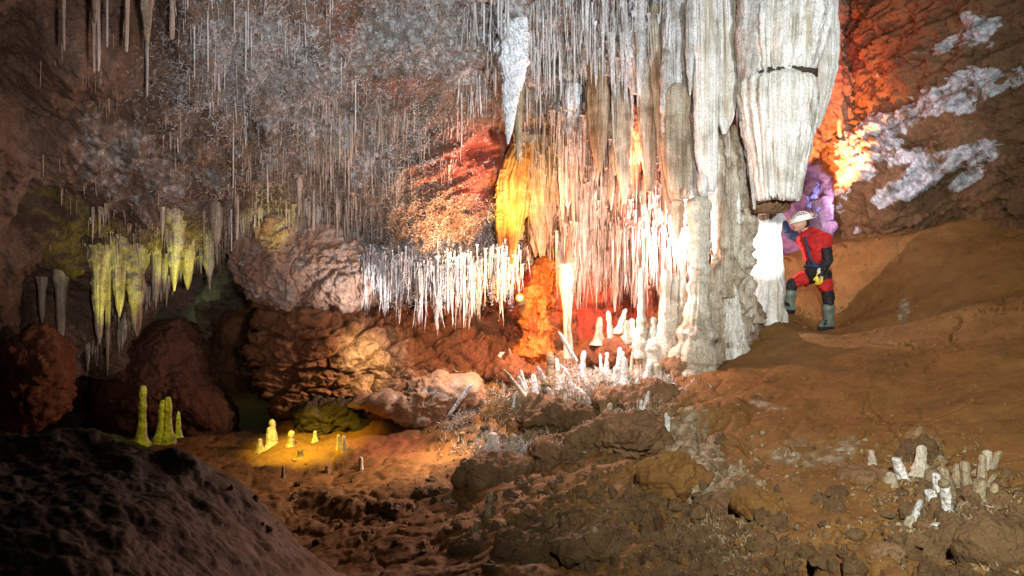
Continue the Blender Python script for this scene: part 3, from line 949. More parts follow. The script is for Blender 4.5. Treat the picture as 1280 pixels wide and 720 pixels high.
flow('white_shaft', [(958, 256, 10.8, 18), (958, 280, 10.8, 19), (957, 310, 10.8, 18), (956, 335, 10.8, 20), (954, 352, 10.8, 24), (950, 372, 10.8, 28), (948, 400, 10.8, 32), (947, 440, 10.8, 40)], M['flow'],
     'brightly lit white shaft standing below the bell', parent=GC, nth=120, nv=120, flute=0.16, fk=3.4, seed=7)

FLOWS = [
    # name, pts, mat, label, kwargs
    ('flowstone_column', [(880, -80, 10.1, 18), (879, 0, 10.1, 17), (881, 60, 10.05, 17), (882, 130, 10.0, 14), (883, 190, 10, 14), (886, 225, 10, 10), (888, 240, 10, 4)], 'flow',
     'long white fluted hanging column, second left of the great column', dict(flute=.22, fk=3.2)),
    ('flowstone_column', [(909, -80, 10.1, 16), (909, 0, 10.1, 15), (910, 50, 10.05, 16), (909, 110, 10.0, 14), (907, 150, 10, 9), (905, 168, 10, 2)], 'flow',
     'blunt pointed white hanging column directly left of the great column', dict(flute=.18, fk=2.6)),
    ('flowstone_column', [(846, -80, 10.4, 17), (846, 0, 10.4, 16), (846, 60, 10.35, 17), (846, 100, 10.3, 13), (847, 140, 10.3, 8)], 'flow_grey',
     'shaggy grey white column above the round shouldered column', dict(flute=.26, fk=4.5)),
    ('flowstone_column', [(846, 104, 10.2, 4), (846, 109, 10.2, 12), (845, 120, 10.2, 17), (845, 160, 10.2, 17), (847, 200, 10.2, 17), (848, 235, 10.2, 13), (849, 250, 10.3, 10)], 'flow_tan',
     'round shouldered tan column hanging left of the long fluted one', dict(flute=.2, fk=3)),
    ('flowstone_column', [(911, 160, 10.5, 17), (913, 200, 10.4, 18), (912, 240, 10.4, 18), (912, 300, 10.4, 17), (908, 340, 10.3, 20), (903, 385, 10.3, 22), (900, 410, 10.3, 24), (898, 425, 10.3, 26), (897, 460, 10.3, 32)], 'flow_tan',
     'floor to ceiling tan column behind the banded stalagmite', dict(flute=.36, fk=3.4, knob=.18, band=.04, bandf=3)),
    ('flowstone_column', [(934, 180, 10.6, 11), (933, 230, 10.5, 12), (932, 262, 10.4, 14), (932, 285, 10.4, 15), (929, 310, 10.3, 13), (926, 340, 10.3, 13), (922, 385, 10.3, 15), (920, 415, 10.3, 18), (918, 435, 10.3, 22)], 'flow_tan',
     'lumpy cream column touching the left of the white shaft', dict(flute=.26, fk=2.4, knob=.24, ks=7)),
    ('banded_stalagmite', [(874, 246, 10.0, 6), (874, 248, 10.0, 12), (874, 256, 10.0, 13), (874, 300, 9.98, 13), (874, 350, 9.95, 14), (873, 378, 9.9, 15), (871, 400, 9.85, 18), (869, 418, 9.8, 23), (868, 440, 9.8, 27)], 'stalagmite',
     'tall ringed stalagmite with a flat top, like a stack of collars', dict(flute=.09, fk=3, band=.11, bandf=8, knob=.05, cat='stalagmite')),
    ('flowstone_column', [(866, 175, 10.5, 8), (866, 200, 10.4, 10), (867, 225, 10.3, 9), (868, 246, 10.2, 7)], 'flow_grey',
     'short grey knobbly hanging column right above the banded stalagmite', dict(flute=.2, fk=3, knob=.1)),
    ('flowstone_column', [(820, -80, 10.7, 14), (820, 0, 10.7, 13), (822, 60, 10.6, 11), (826, 120, 10.6, 9), (831, 190, 10.6, 8), (836, 240, 10.6, 6), (838, 270, 10.6, 2)], 'flow_tan',
     'narrow tan column reaching from the roof down to the pink glare', dict(flute=.26, fk=3.5)),
    ('flowstone_column', [(786, -80, 10.8, 20), (786, 0, 10.8, 20), (787, 50, 10.7, 18), (790, 85, 10.7, 12), (793, 118, 10.7, 3)], 'flow_grey',
     'wide fluffy white drapery at the top, middle of three', dict(flute=.3, fk=4)),
    ('flowstone_column', [(757, -80, 10.8, 12), (757, 0, 10.8, 12), (757, 60, 10.7, 9), (759, 95, 10.7, 3)], 'flow_grey',
     'narrow fluffy white drapery at the top, left of the wide one', dict(flute=.3, fk=4)),
    ('flowstone_column', [(806, 30, 11.0, 11), (806, 90, 11, 12), (808, 150, 11, 11), (811, 200, 11, 9), (812, 240, 11, 3)], 'flow_tan',
     'tan drapery streaked red behind the narrow tan column', dict(flute=.3, fk=4)),
    ('flowstone_column', [(778, 90, 11.2, 12), (778, 130, 11.1, 13), (778, 180, 11.1, 11), (780, 220, 11.1, 8), (780, 255, 11.1, 2)], 'flow_tan',
     'grey tan drapery above the pink fringe, below the wide fluffy one', dict(flute=.3, fk=4.5)),
    ('flowstone_column', [(748, 60, 11.2, 12), (748, 120, 11.2, 13), (748, 170, 11.2, 11), (749, 215, 11.2, 3)], 'flow_glow',
     'amber streaked drapery above the left part of the pink fringe', dict(flute=.3, fk=4)),
    ('flowstone_column', [(715, 110, 11.3, 10), (715, 140, 11.3, 11), (716, 180, 11.3, 10), (717, 215, 11.3, 3)], 'flow_grey',
     'grey green knobbly drapery right of the white icicle shape', dict(flute=.3, fk=4, knob=.1)),
    ('white_stalactite', [(640, 25, 10.1, 19), (640, 50, 10.0, 19), (641, 80, 10.0, 18), (640, 110, 10.0, 12), (638, 140, 10.0, 7), (636, 165, 10, 4.5), (635, 180, 10, 1)], 'crystal',
     'bright white crusted stalactite pointing at the red folds, whitest one on the ceiling', dict(flute=.22, fk=2.4, knob=.12, ks=9, cat='stalactite')),
    ('grey_stalactite', [(647, 60, 10.5, 8), (648, 120, 10.5, 7), (648, 160, 10.5, 5), (649, 190, 10.5, 4), (648, 206, 10.5, 1)], 'dull',
     'dark grey slim stalactite just behind the bright white one', dict(flute=.15, fk=2, knob=.06, cat='stalactite')),
    ('small_white_stalactite', [(716, 105, 11.0, 8), (716, 125, 11.0, 9), (715, 145, 11, 6), (714, 165, 11, 3), (713, 175, 11, 1)], 'crystal',
     'small pale blue white stalactite on the streaked wall right of the dark hole', dict(flute=.2, fk=2.4, knob=.06, cat='stalactite')),
    ('amber_curtain', [(660, 180, 11.4, 20), (650, 200, 11.3, 19), (642, 225, 11.25, 17), (641, 255, 11.2, 14), (642, 285, 11.2, 9), (641, 310, 11.2, 5), (640, 330, 11.2, 1)], 'flow_orange_lit',
     'glowing yellow curtain of flowstone with feathery edge above the lamp', dict(flute=.34, fk=3.2, cat='drapery', flat=.55)),
    ('amber_curtain', [(672, 170, 11.6, 17), (673, 200, 11.5, 19), (674, 240, 11.5, 15), (676, 280, 11.5, 11), (678, 320, 11.5, 3)], 'flow_glow',
     'tan and amber curtain right of the glowing yellow one', dict(flute=.36, fk=3.6, cat='drapery', flat=.6)),
    ('orange_column', [(684, 318, 11.7, 8), (683, 335, 11.6, 13), (678, 360, 11.6, 15), (674, 390, 11.5, 17), (670, 415, 11.5, 17), (668, 440, 11.4, 19), (664, 462, 11.3, 21)], 'flow_red_lit',
     'orange glowing rippled column just right of the lamp', dict(flute=.30, fk=2.6, band=.10, bandf=7, cat='column', knob=.22, ks=7)),
    ('thin_white_column', [(707, 330, 10.9, 9), (708, 360, 10.9, 8), (709, 390, 10.85, 5), (709, 410, 10.8, 4.5), (710, 430, 10.8, 5.5), (710, 448, 10.7, 6.5)], 'fringe',
     'slender bright white column joining the pink fringe to the floor', dict(flute=.28, fk=2.4, cat='column', nth=64)),
]
LOBES = [
    (893, 185, 330, 8, 10.25, 'flow', 'slim cream rib on the front left of the floor to ceiling column'),
    (924, 175, 300, 8, 10.3, 'flow', 'slim cream rib on the front right of the floor to ceiling column'),
    (905, 250, 372, 9, 10.15, 'flow_tan', 'tan drapery with a curled lower edge on the floor to ceiling column'),
    (896, 330, 428, 11, 10.1, 'flow_tan', 'tan lobe low on the floor to ceiling column'),
    (915, 355, 420, 10, 10.1, 'flow', 'cream lobe low between the columns'),
    (938, 245, 300, 9, 10.45, 'flow_tan', 'rounded tan boss high beside the white shaft'),
    (882, 205, 252, 7, 10.0, 'flow_grey', 'grey lump over the flat top of the ringed stalagmite'),
    (899, 215, 262, 6, 10.2, 'flow_tan', 'small tan lobe right of the grey lump'),
    (862, 0, 120, 6, 10.0, 'flow_grey', 'thin grey rib between two long hanging columns at the top'),
    (833, 60, 190, 7, 10.2, 'flow_grey', 'thin shaggy rib left of the round shouldered column'),
    (860, 150, 240, 6, 10.2, 'flow_tan', 'thin tan rib right of the round shouldered column'),
    (800, -20, 120, 8, 10.5, 'flow_grey', 'grey rib between the wide fluffy drapery and the narrow tan column'),
    (770, 0, 150, 7, 10.9, 'flow_grey', 'grey rib left of the wide fluffy drapery'),
    (736, -10, 100, 8, 10.9, 'flow_grey', 'pale shaggy rib well left of the narrow fluffy drapery'),
    (629, 212, 318, 8, 11, 'flow_orange_lit', 'golden drapery at the left rim of the glowing curtains'),
    (652, 190, 300, 11, 11, 'flow_orange_lit', 'broad golden drapery in the middle of the glowing curtains'),
    (668, 200, 322, 9, 11, 'flow_glow', 'cream gold drapery at the right of the glowing curtains'),
    (686, 180, 280, 9, 11, 'flow_glow', 'pale gold drapery above the thick cream stalactite'),
    (700, 225, 330, 7, 11, 'flow_glow', 'slim gold drapery left of the long white stalactite'),
    (846, 240, 300, 7, 10.4, 'flow_tan', 'tan tip hanging in the white glare'),
]
for k, (x, y0, y1, w, D, mt, lab) in enumerate(LOBES):
    rn = random.Random(900 + k)
    dx = rn.uniform(-.4, .4) * w
    if y1 > 370:
        pr = [(0, .2), (.08, .7), (.3, .9), (.6, 1.0), (.85, 1.25), (1, 1.5)]
    else:
        pr = [(0, .5), (.1, .9), (.3, 1.0), (.55, rn.uniform(.8, 1.1)), (.8, rn.uniform(.55, .8)), (.95, .3), (1, .06)]
    FLOWS.append(('flowstone_lobe', [(x + dx * t, y0 + (y1 - y0) * t, D, w * q) for t, q in pr], mt, lab, dict(cat='flowstone', flute=.24, fk=2.4, knob=.12, ks=8, nth=64)))
for k, (nm, pts, mt, lab, kw) in enumerate(FLOWS):
    kw = dict(kw)
    cat = kw.pop('cat', 'column')
    kw.setdefault('nth', 128)
    if pts[-1][1] > 415 and pts[-1][0] > 780:
        a, b, c, d = pts[-1]
        pts = list(pts) + [(a, b + 38, c, d * 1.25)]
    if pts[0][0] < 830 and pts[0][1] > 0 and pts[0][1] < 300:
        dd = float(ceil_at(pts[0][0], pts[0][1])[1]) - .02 - pts[0][2]
        pts = [(a, b, c + dd, d) for a, b, c, d in pts]
    flow(nm, pts, M[mt], lab, cat, seed=10 + k, nv=170, **kw)

rq = random.Random(77)
USED = set()
SIDES = ['ragged', 'frayed', 'slanting', 'tapered', 'lumpy', 'streaked', 'curled', 'fluted', 'thin edged', 'double', 'bulging', 'narrow', 'folded', 'broad', 'split', 'crooked', 'stubby', 'knobbly']
for k in range(60):
    x = 690 + 170 * (k * 1.618 % 1 * .92 + rq.random() * .08)
    y0 = rq.uniform(120, 290)
    y1 = min(y0 + rq.uniform(50, 120), 395)
    w = rq.uniform(3.0, 10.5)
    D = float(ceil_at(x, y0)[1]) - rq.uniform(.05, .4)
    dx = rq.uniform(-4, 4)
    pr = [(0, 1.1), (.1, 1.0), (.3, rq.uniform(.6, 1.1)), (.5, rq.uniform(.6, 1)), (.7, rq.uniform(.4, .8)), (.87, rq.uniform(.25, .5)), (1, .08)]
    near = min([(708, 'the slender white column'), (722, 'the long white stalactite'), (745, 'the small dark niche'), (770, 'the long pinkish stalactite'), (802, 'the slim blunt stalagmite'),
                (838, 'the white glare')], key=lambda q: abs(q[0] - x))
    for a_ in range(len(SIDES)):
        lab = '%s pinkish drapery in the %s fringe, %s of %s' % (SIDES[(k + a_) % len(SIDES)], 'upper' if y0 < 200 else 'lower', 'left' if x < near[0] else 'right', near[1])
        if lab not in USED:
            break
    USED.add(lab)
    flow('drapery', [(x + dx * t, y0 + (y1 - y0) * t, D, w * q) for t, q in pr], M['fringe' if y0 > 190 else 'flow_tan'], lab, 'drapery', 'draperies of the pink fringe', seed=300 + k,
         nth=56, nv=90, flute=.36, fk=2.4, knob=.10, ks=9)

# small stalagmites at the foot of the columns and on the floor: px, top y, base y, half width, material, label, lean px
STG = [
    (802, 334, 414, 5, 'stalagmite', 'slim blunt stalagmite standing alone, leftmost before the pink glare', 0),
    (829, 336, 420, 8, 'stalagmite', 'stout pointed stalagmite, tallest of the pair by the glare', 4),
    (841, 340, 424, 6, 'stalagmite', 'pointed stalagmite leaning on the stout one', 3),
    (851, 326, 428, 6, 'stalagmite', 'tall thin stalagmite close to the left of the banded one', 2),
    (856, 372, 430, 5, 'stalagmite', 'short stalagmite in front of the banded one', 0),
    (816, 396, 424, 7, 'stalagmite', 'squat knobbly stalagmite between the slim and the stout ones', 0),
    (790, 398, 424, 5, 'stalagmite', 'little stub stalagmite left of the slim blunt one', 0),
    (841, 392, 434, 7, 'stalagmite', 'cream stalagmite stub at the foot of the stout one', 0),
    (888, 388, 428, 8, 'flow_tan', 'cream lobe of flowstone right of the banded stalagmite foot', 0),
    (928, 308, 386, 7, 'flow', 'sharp brilliant white stalagmite in front of the lumpy cream column', 1),
    (905, 372, 418, 8, 'flow_tan', 'rounded cream stalagmite before the lumpy cream column', 0),
    (917, 350, 402, 6, 'stalagmite', 'knobbly stalagmite with two heads under the cream column', 0),
    (940, 368, 398, 9, 'flow_tan', 'broad low cream boss at the foot of the white shaft', 0),
    (774, 386, 412, 4, 'stalagmite', 'thin pinkish stalagmite leaning in the red light', 8),
    (764, 388, 424, 4, 'fringe', 'slim pinkish stalagmite left of the leaning one', -4),
    (748, 396, 426, 5, 'fringe', 'pink stalagmite with a pointed tip under the fringe', 2),
    (783, 400, 418, 5, 'fringe', 'stubby pink stalagmite nearest the red boulder', 0),
    (727, 438, 468, 4, 'crystal', 'white stump at the left of the crystal thicket row', 3),
    (773, 434, 472, 4.5, 'crystal', 'tallest upright white stump among the thicket', 2),
    (781, 446, 480, 4.5, 'crystal', 'upright white stump touching the tallest one', 0),
    (806, 452, 478, 5, 'crystal', 'short white stump leaning right near the end of the row', 7),
    (758, 440, 466, 3.5, 'crystal', 'small white stump left of the tallest pair', 0),
    (822, 454, 478, 8, 'stalagmite', 'grey white rounded hump at the right end of the row', 0),
    (735, 446, 466, 3.5, 'crystal', 'little white knob beside the left stump', 0),
    (799, 436, 462, 9, 'dull', 'grey dome shaped stump behind the row', -4),
    (688, 440, 474, 5, 'dull', 'grey stump lit from behind by the orange column', 0),
    (700, 438, 470, 5, 'fringe', 'pink tipped stump right of the orange column foot', 2),
    (616, 540, 562, 8, 'crystal', 'white crusted hump at the left edge of the twig crust', 0),
    (640, 542, 566, 6, 'stalagmite', 'grey headed stump right of the white crusted hump', 1),
    (578, 540, 556, 4, 'dull', 'small brown stump left of the white crusted hump', 0),
    (177, 482, 532, 5, 'dull', 'tall yellow lit stalagmite on the dark mound, leftmost of three', 2),
    (201, 500, 532, 5, 'dull', 'thick yellow lit stalagmite, middle of three on the mound', 3),
    (210, 496, 532, 5, 'dull', 'knobbly yellow stalagmite grown to the middle one', 0),
    (223, 514, 528, 3, 'stalagmite', 'tiny yellow stalagmite at the right of the mound trio', 0),
    (342, 524, 556, 5, 'stalagmite', 'tallest beaded yellow stalagmite in the orange lit clay', -2),
    (336, 534, 560, 4, 'stalagmite', 'beaded yellow stalagmite left of the tallest', 0),
    (325, 548, 564, 4, 'stalagmite', 'short yellow stump at the left end of the clay patch', 0),
    (364, 538, 560, 5, 'stalagmite', 'round yellow brown stump right of the beaded pair', 0),
    (394, 538, 554, 3.5, 'stalagmite', 'lone yellow stump in the middle of the orange clay', 0),
    (423, 543, 560, 2.5, 'stalagmite', 'left one of two thin parallel yellow stalagmites', 0),
    (430, 544, 568, 3, 'stalagmite', 'right one of two thin parallel yellow stalagmites', 0),
    (451, 571, 590, 3.5, 'stalagmite', 'small yellow stalagmite nearest the smooth orange clay', 0),
    (375, 562, 572, 4, 'dull', 'low brown yellow knob below the round stump', 0),
    (354, 582, 600, 2.5, 'dull', 'thin dark stalagmite beside a small hole in the clay', 0),
    (409, 582, 592, 2.5, 'dull', 'tiny dull yellow stump below the lone one', 0),
    (612, 615, 645, 5, 'dull', 'dull yellow stump on the nearly black rock heap', 1),
    (596, 650, 668, 4, 'dull', 'small dull knob at the left of the nearly black rock heap', 0),
    (652, 665, 692, 7, 'dull', 'orange brown stump at the bottom on the black rocks', 1),
    (744, 660, 700, 5, 'dull', 'forked brown stump at the bottom among dark rocks', 0),
    (1186, 602, 652, 7, 'crystal', 'white leaning stalagmite with a brown cap in the lower right', -6),
    (1196, 580, 610, 7, 'dull', 'grey spotted stump behind the leaning white stalagmite', 3),
    (1231, 562, 590, 8, 'stalagmite', 'white stump with a brown top, rightmost of the lower group', 3),
    (1222, 598, 628, 9, 'dull', 'broken grey stalagmite below the brown topped stump', 4),
    (1240, 604, 630, 6, 'dull', 'brown side piece of the broken grey stalagmite', 4),
    (1150, 556, 588, 8, 'stalagmite', 'white knobbly stump beside a black hole in the slope', 3),
    (1091, 562, 582, 5, 'stalagmite', 'little white stump with a black hole to its left', -2),
    (1135, 645, 662, 7, 'stalagmite', 'stubby cream stump low on the lower right crust', 4),
    (1164, 586, 600, 8, 'dull', 'dark round knob next to the white leaning stalagmite', 0),
    (1206, 660, 684, 5, 'stalagmite', 'small pale broken piece in front of the leaning stalagmite', -8),
    (1113, 590, 604, 7, 'stalagmite', 'pale round knob on the clay crust left of the white stump', 0),
    (926, 574, 590, 3, 'dull', 'tiny brown knob on the pale crust of the slope', 0),
]
for k, (x, y0, y1, w, mt, lab, lean) in enumerate(STG):
    rn = random.Random(k + 50)
    if 165 < x < 235 and y1 < 540:
        D = 5.2
        y1 += 14
    elif y1 < 436 and x > 740:
        D = 10.35 if x > 880 else 10.15
        if 740 <= x < 795:
            D = 10.9
    else:
        D = float(floor_hit(x, min(y1 - 3, 716))[1])
    h = y1 - y0
    prof = [(0, .12), (.04, .5), (.12, .72), (.4, .82), (.7, 1.0), (.86, 1.2), (1.0, 1.5), (1.18, 2.1)]
    if mt in ('crystal', 'dull') and rn.random() < .6:
        prof = [(0, .45), (.03, .72), (.12, .85), (.5, .95), (.86, 1.1), (1.0, 1.5), (1.18, 2.3)]
    pts = [(x + lean * (1 - t), y0 + t * h, D, w * q) for t, q in prof]
    if x > 780 and 405 < y1 < 440:
        pts.append((x, y1 + 34, D, w * 1.8))
    o = flow('stalagmite', pts, M[mt], lab, 'stalagmite', None, seed=60 + k, nth=40, nv=60, flute=.12, fk=1.8,
             knob=.05 if w > 4 else .02, ks=9, band=.10 if w < 7 else .05, bandf=11 if D > 8 else 16)
    o.name = 'stalagmite'
    if k == 49:
        flow('brown_cap', [(x + lean - .2, y0 - 3, D - .005, w * .5), (x + lean, y0 - 1, D - .005, w * .95), (x + lean, y0 + 4, D - .005, w * 1.0), (x + lean, y0 + 7, D - .005, w * .8)],
             M['dull'], 'brown crusted cap', parent=o, nth=36, nv=20, flute=.1, seed=3)

TH = ['crooked', 'rough', 'pointed', 'thick footed', 'narrow', 'hooked', 'ringed', 'chalky', 'blunt', 'forked', 'tiny', 'fat', 'pencil thin', 'grey tipped', 'leaning']
PL = [(640, 'under the orange column'), (690, 'before the slender column'), (735, 'beside the left stump'), (777, 'beside the tallest stump'), (815, 'by the grey hump')]
rq = random.Random(5)
for k in range(44):
    x = rq.uniform(628, 838)
    yb = rq.uniform(458, 508) if k % 3 else rq.uniform(498, 540)
    f = floor_hit(x, yb)
    hpx = rq.uniform(8, 30)
    w = rq.uniform(2, 4.2)
    ln = rq.uniform(-9, 9)
    near = min(PL, key=lambda q: abs(q[0] - x))[1]
    for a_ in range(len(TH)):
        lab = '%s white stump in the %s part of the thicket %s' % (TH[(k + a_) % len(TH)], 'front' if yb > 490 else 'back', near)
        if lab not in USED:
            break
    USED.add(lab)
    pts = [(x + ln * (1 - t), yb - hpx + t * hpx, float(f[1]), w * q) for t, q in ((0, .35), (.05, .7), (.15, .85), (.5, .95), (.9, 1.15), (1.25, 1.3))]
    flow('stalagmite', pts, M['crystal' if k % 4 else 'stalagmite'], lab, 'stalagmite', 'white stumps of the thicket', seed=400 + k, nth=24, nv=36, flute=.16, fk=1.6, knob=.04, ks=12, band=.08)

PL = [(1140, 'beside the black hole'), (1172, 'beside the capped white one'), (1200, 'behind the capped white one'), (1232, 'under the brown topped stump'), (1255, 'at the right edge')]
for k in range(22):
    x = rq.uniform(1128, 1262)
    yb = rq.uniform(585, 682)
    f = floor_hit(x, yb)
    hpx = rq.uniform(10, 34)
    w = rq.uniform(3.5, 8)
    ln = rq.uniform(-12, 12)
    near = min(PL, key=lambda q: abs(q[0] - x))[1]
    for a_ in range(len(TH)):
        lab = '%s %s stump in the dark crust %s, %s row' % (TH[(k + a_) % len(TH)], 'white' if k % 5 == 0 else 'grey', near, 'front' if yb > 635 else 'back')
        if lab not in USED:
            break
    USED.add(lab)
    pts = [(x + ln * (1 - t), yb - hpx + t * hpx, float(f[1]), w * q) for t, q in ((0, .5), (.05, .8), (.15, .9), (.5, .95), (.9, 1.1), (1.25, 1.3))]
    flow('stalagmite', pts, M['crystal' if k % 5 == 0 else 'darkrock' if k % 3 == 1 else 'dull'], lab, 'stalagmite', 'broken stumps of the lower right', seed=500 + k, nth=32, nv=44, flute=.22, fk=1.8,
         knob=.07, ks=12, band=.05)

# leaning and fallen stalagmites in the thicket: two ends in the photo
FALL = [
    (630, 462, 664, 505, 4, 'long grey white stalagmite fallen against the thicket, pointing up left'),
    (648, 470, 657, 498, 3.5, 'short white stalagmite leaning across the long fallen one'),
    (672, 458, 682, 478, 3, 'thin white broken stalagmite lying left of the thicket'),
    (700, 455, 712, 472, 3.2, 'white broken stalagmite tilted at the front of the thicket'),
    (699, 415, 720, 452, 3, 'long thin pale stalagmite leaning in front of the slender white column'),
    (685, 484, 692, 500, 3.5, 'small white broken piece in the olive crust'),
    (636, 436, 646, 470, 3, 'dark olive stalagmite leaning under the lamp'),
    (610, 470, 628, 440, 3, 'white twiggy stalagmite leaning left of the orange column'),
    (560, 520, 590, 480, 3, 'bright ragged white branch on the pale slab'),
]
for k, (x0, y0, x1, y1, w, lab) in enumerate(FALL):
    D = float(floor_hit(300, 670)[1]) + .12 if x0 < 300 else (float(floor_hit(x1, max(y0, y1))[1]))
    if x0 == 699:
        D = 10.3
    n_ = 7
    pts = [(x0 + (x1 - x0) * t, y0 + (y1 - y0) * t, D - .12 + .12 * t, w * q) for t, q in
           zip(np.linspace(0, 1, n_), (.4, .8, .9, 1, 1.05, 1.1, 1.0))]
    if y0 > y1:
        pts = pts[::-1]
    mt = 'crystal' if 'white' in lab and 'grey' not in lab else ('mound' if x0 < 300 else ('dull' if 'olive' in lab else 'stalagmite'))
    flow('fallen_stalagmite' if x0 > 300 else 'long_stone', pts, M[mt], lab, 'stalagmite' if x0 > 300 else 'stone', seed=130 + k, nth=32, nv=50, flute=.15, fk=1.6, knob=.03, ks=9, band=.06)


# ------------------------------------------------------------------ hanging stalactites in bulk
def bulk(name, B, L, R, mat, seed, nring=10, ns=6, taper=0.8, bend=0.03, kink=0.25, label=None, cat=None, group=None, up=False,
         tilt=None, kind='stuff'):
    """many hanging stalactites: B base points, L lengths, R radii"""
    n = len(B)
    rs = np.random.RandomState(seed)
    t = np.linspace(0, 1, nring)[None, :, None]
    th = np.linspace(0, 2 * math.pi, ns, endpoint=False)[None, None]
    tp = np.broadcast_to(np.asarray(taper, float).reshape(-1, 1, 1), (n, 1, 1))
    prof = (1 - t) ** tp
    prof = np.maximum(prof, 0.05)
    jit = 1 + 1.5 * kink * (rs.rand(n, nring, 1) - .5) * 2
    jit[:, 0] *= 1.8
    ell = 1 + 0.25 * np.sin(th * 2 + rs.rand(n, 1, 1) * 6) + 0.15 * np.sin(th * 3 + rs.rand(n, 1, 1) * 6)
    r = R[:, None, None] * prof * jit * ell
    bx = bend * L[:, None, None] * (rs.rand(n, 1, 1) - .5) * t ** 2 * 2 + R[:, None, None] * .5 * (rs.rand(n, nring, 1) - .5)
    by = bend * L[:, None, None] * (rs.rand(n, 1, 1) - .5) * t ** 2 * 2
    X = B[:, 0][:, None, None] + bx + r * np.cos(th)
    Y = B[:, 1][:, None, None] + by + r * np.sin(th)
    Z = B[:, 2][:, None, None] - (1 if not up else -1) * L[:, None, None] * t + 0 * r
    V = np.stack([X, Y, Z], -1)
    f = grid_faces(nring, ns, wrap=True)
    F = (f[None] + (np.arange(n) * nring * ns)[:, None, None]).reshape(-1, 4)
    return link(name, mesh(name, V.reshape(-1, 3), F), mat, None, None, label, cat, group, kind)


def sample_region(n, x0, x1, y0, y1, seed, clumps=0, cr=10, fn=None):
    rs = np.random.RandomState(seed)
    if clumps:
        cx = rs.uniform(x0, x1, clumps)
        cy = rs.uniform(y0, y1, clumps)
        k = rs.randint(0, clumps, n)
        x = cx[k] + rs.normal(0, cr, n)
        y = cy[k] + rs.normal(0, cr * .6, n)
    else:
        x = rs.uniform(x0, x1, n)
        y = rs.uniform(y0, y1, n)
    B = np.array([ceil_at(a, b) for a, b in zip(x, y)])
    return x, y, B, rs


BIG = []      # candidates for single stalactites: (base, length, radius, material, region label, group, category name)


def region(name, n, box, Lr, Rr, mat, seed, lab, group, clumps=0, cr=12, taper=.8, single=20, front=0.0, kink=.25, bend=.03, extra=None, ex=2.2):
    x, y, B, rs = sample_region(n, *box, seed, clumps, cr)
    B = B + np.array([0, -front, 0.04])
    B[:, 1] -= rs.rand(n) * front
    L = Lr[0] + (Lr[1] - Lr[0]) * rs.rand(n) ** ex
    R = Rr[0] + (Rr[1] - Rr[0]) * rs.rand(n) ** 2.0
    R = R * (0.6 + 0.4 * L / Lr[1])
    if extra is not None:
        B, L, R = extra(x, y, B, L, R, rs)
    k = np.argsort(-(L * R))[:single]
    for i in k:
        BIG.append((B[i], L[i], R[i], mat, lab, group, name))
    rest = np.setdiff1d(np.arange(n), k)
    tp = taper if np.isscalar(taper) else rs.uniform(taper[0], taper[1], n)
    tp = np.full(n, tp) if np.isscalar(tp) else tp
    bulk(name + 's', B[rest], L[rest], R[rest], M[mat], seed + 1, taper=tp[rest], kink=kink, bend=bend)


region('soda_straw', 230, (215, 440, -40, 170), (.06, .75), (.004, .008), 'straw_white', 1, 'thin pale straw stalactite on the grey crusted ceiling at the upper left',
       'straws on the grey crusted ceiling', 30, 11, taper=.12, ex=3.2, single=34, kink=.5, bend=.07)
region('soda_straw', 480, (385, 600, 115, 225), (.08, .60), (.004, .009), 'straw', 2, 'thin beige straw stalactite in the dense field left of the red folds',
       'straws left of the red folds', 38, 9, taper=.15, ex=3, single=40, kink=.5, bend=.07)
region('soda_straw', 330, (295, 480, 150, 262), (.08, .55), (.004, .009), 'straw', 3, 'thin straw stalactite above the whitish overhanging rock',
       'straws above the overhanging rock', 26, 10, taper=.15, ex=3, single=30, kink=.5, bend=.07)
region('soda_straw', 640, (590, 770, -40, 130), (.10, .70), (.005, .011), 'straw_white', 4, 'thin white straw stalactite between the white icicle shape and the fluffy draperies',
       'straws round the white stalactite', 40, 9, taper=.2, single=36, kink=.5, bend=.07)
region('soda_straw', 150, (60, 300, 60, 340), (.06, .40), (.005, .009), 'straw', 5, 'short dim pinkish straw stalactite on the dark left ceiling',
       'straws on the dark left ceiling', 50, 12, taper=.3, single=24)
region('soda_straw', 300, (296, 470, 245, 285), (.10, .42), (.006, .014), 'straw', 6, 'small stalactite on the lip of the ceiling, lit yellow green',
       'tips along the ceiling lip', 60, 9, taper=.5, single=18)
region('stalactite', 1300, (684, 862, 150, 330), (.06, .80), (.006, .030), 'fringe', 7, 'pointed pinkish stalactite in the glaring fringe',
       'stalactites of the pink fringe', 160, 9, taper=(.4, 1.0), single=50, front=.30, kink=.5, bend=.10)
region('stalactite', 700, (690, 862, 280, 345), (.10, .90), (.007, .026), 'fringe', 8, 'long white stalactite in the lower row of the glaring fringe',
       'stalactites of the lower pink fringe', 90, 8, taper=(.4, 1.0), single=30, front=.35, kink=.5, bend=.10, ex=1.2)
region('stalactite', 900, (470, 645, 310, 350), (.08, .78), (.007, .018), 'crystal', 9, 'white stalactite hanging from the bright white shelf',
       'stalactites of the white shelf', 60, 7, taper=(.3, 1.1), single=36, front=.38, kink=.55, bend=.12)
region('stalactite', 170, (655, 700, 150, 300), (.12, .6), (.008, .026), 'flow_glow', 10, 'amber stalactite among the glowing curtains',
       'amber stalactites', 50, 8, taper=(.5, 1.0), single=20, front=.2, kink=.3)
region('stalactite', 110, (130, 300, 260, 400), (.08, .5), (.008, .03), 'flow_tan', 11, 'tapering stalactite at the left ceiling edge, lit yellow from below',
       'yellow lit stalactites at the left', 24, 10, taper=(.5, 1.0), single=10, front=.1, kink=.25)


def on_lip(x, y, B, L, R, rs):
    y = np.interp(x, lipx, lipy) - 2 - 22 * rs.rand(len(x)) ** 1.5
    B = np.array([ceil_at(a, b) for a, b in zip(x, y)]) + np.array([0, -.02, .05])
    return B, L, R


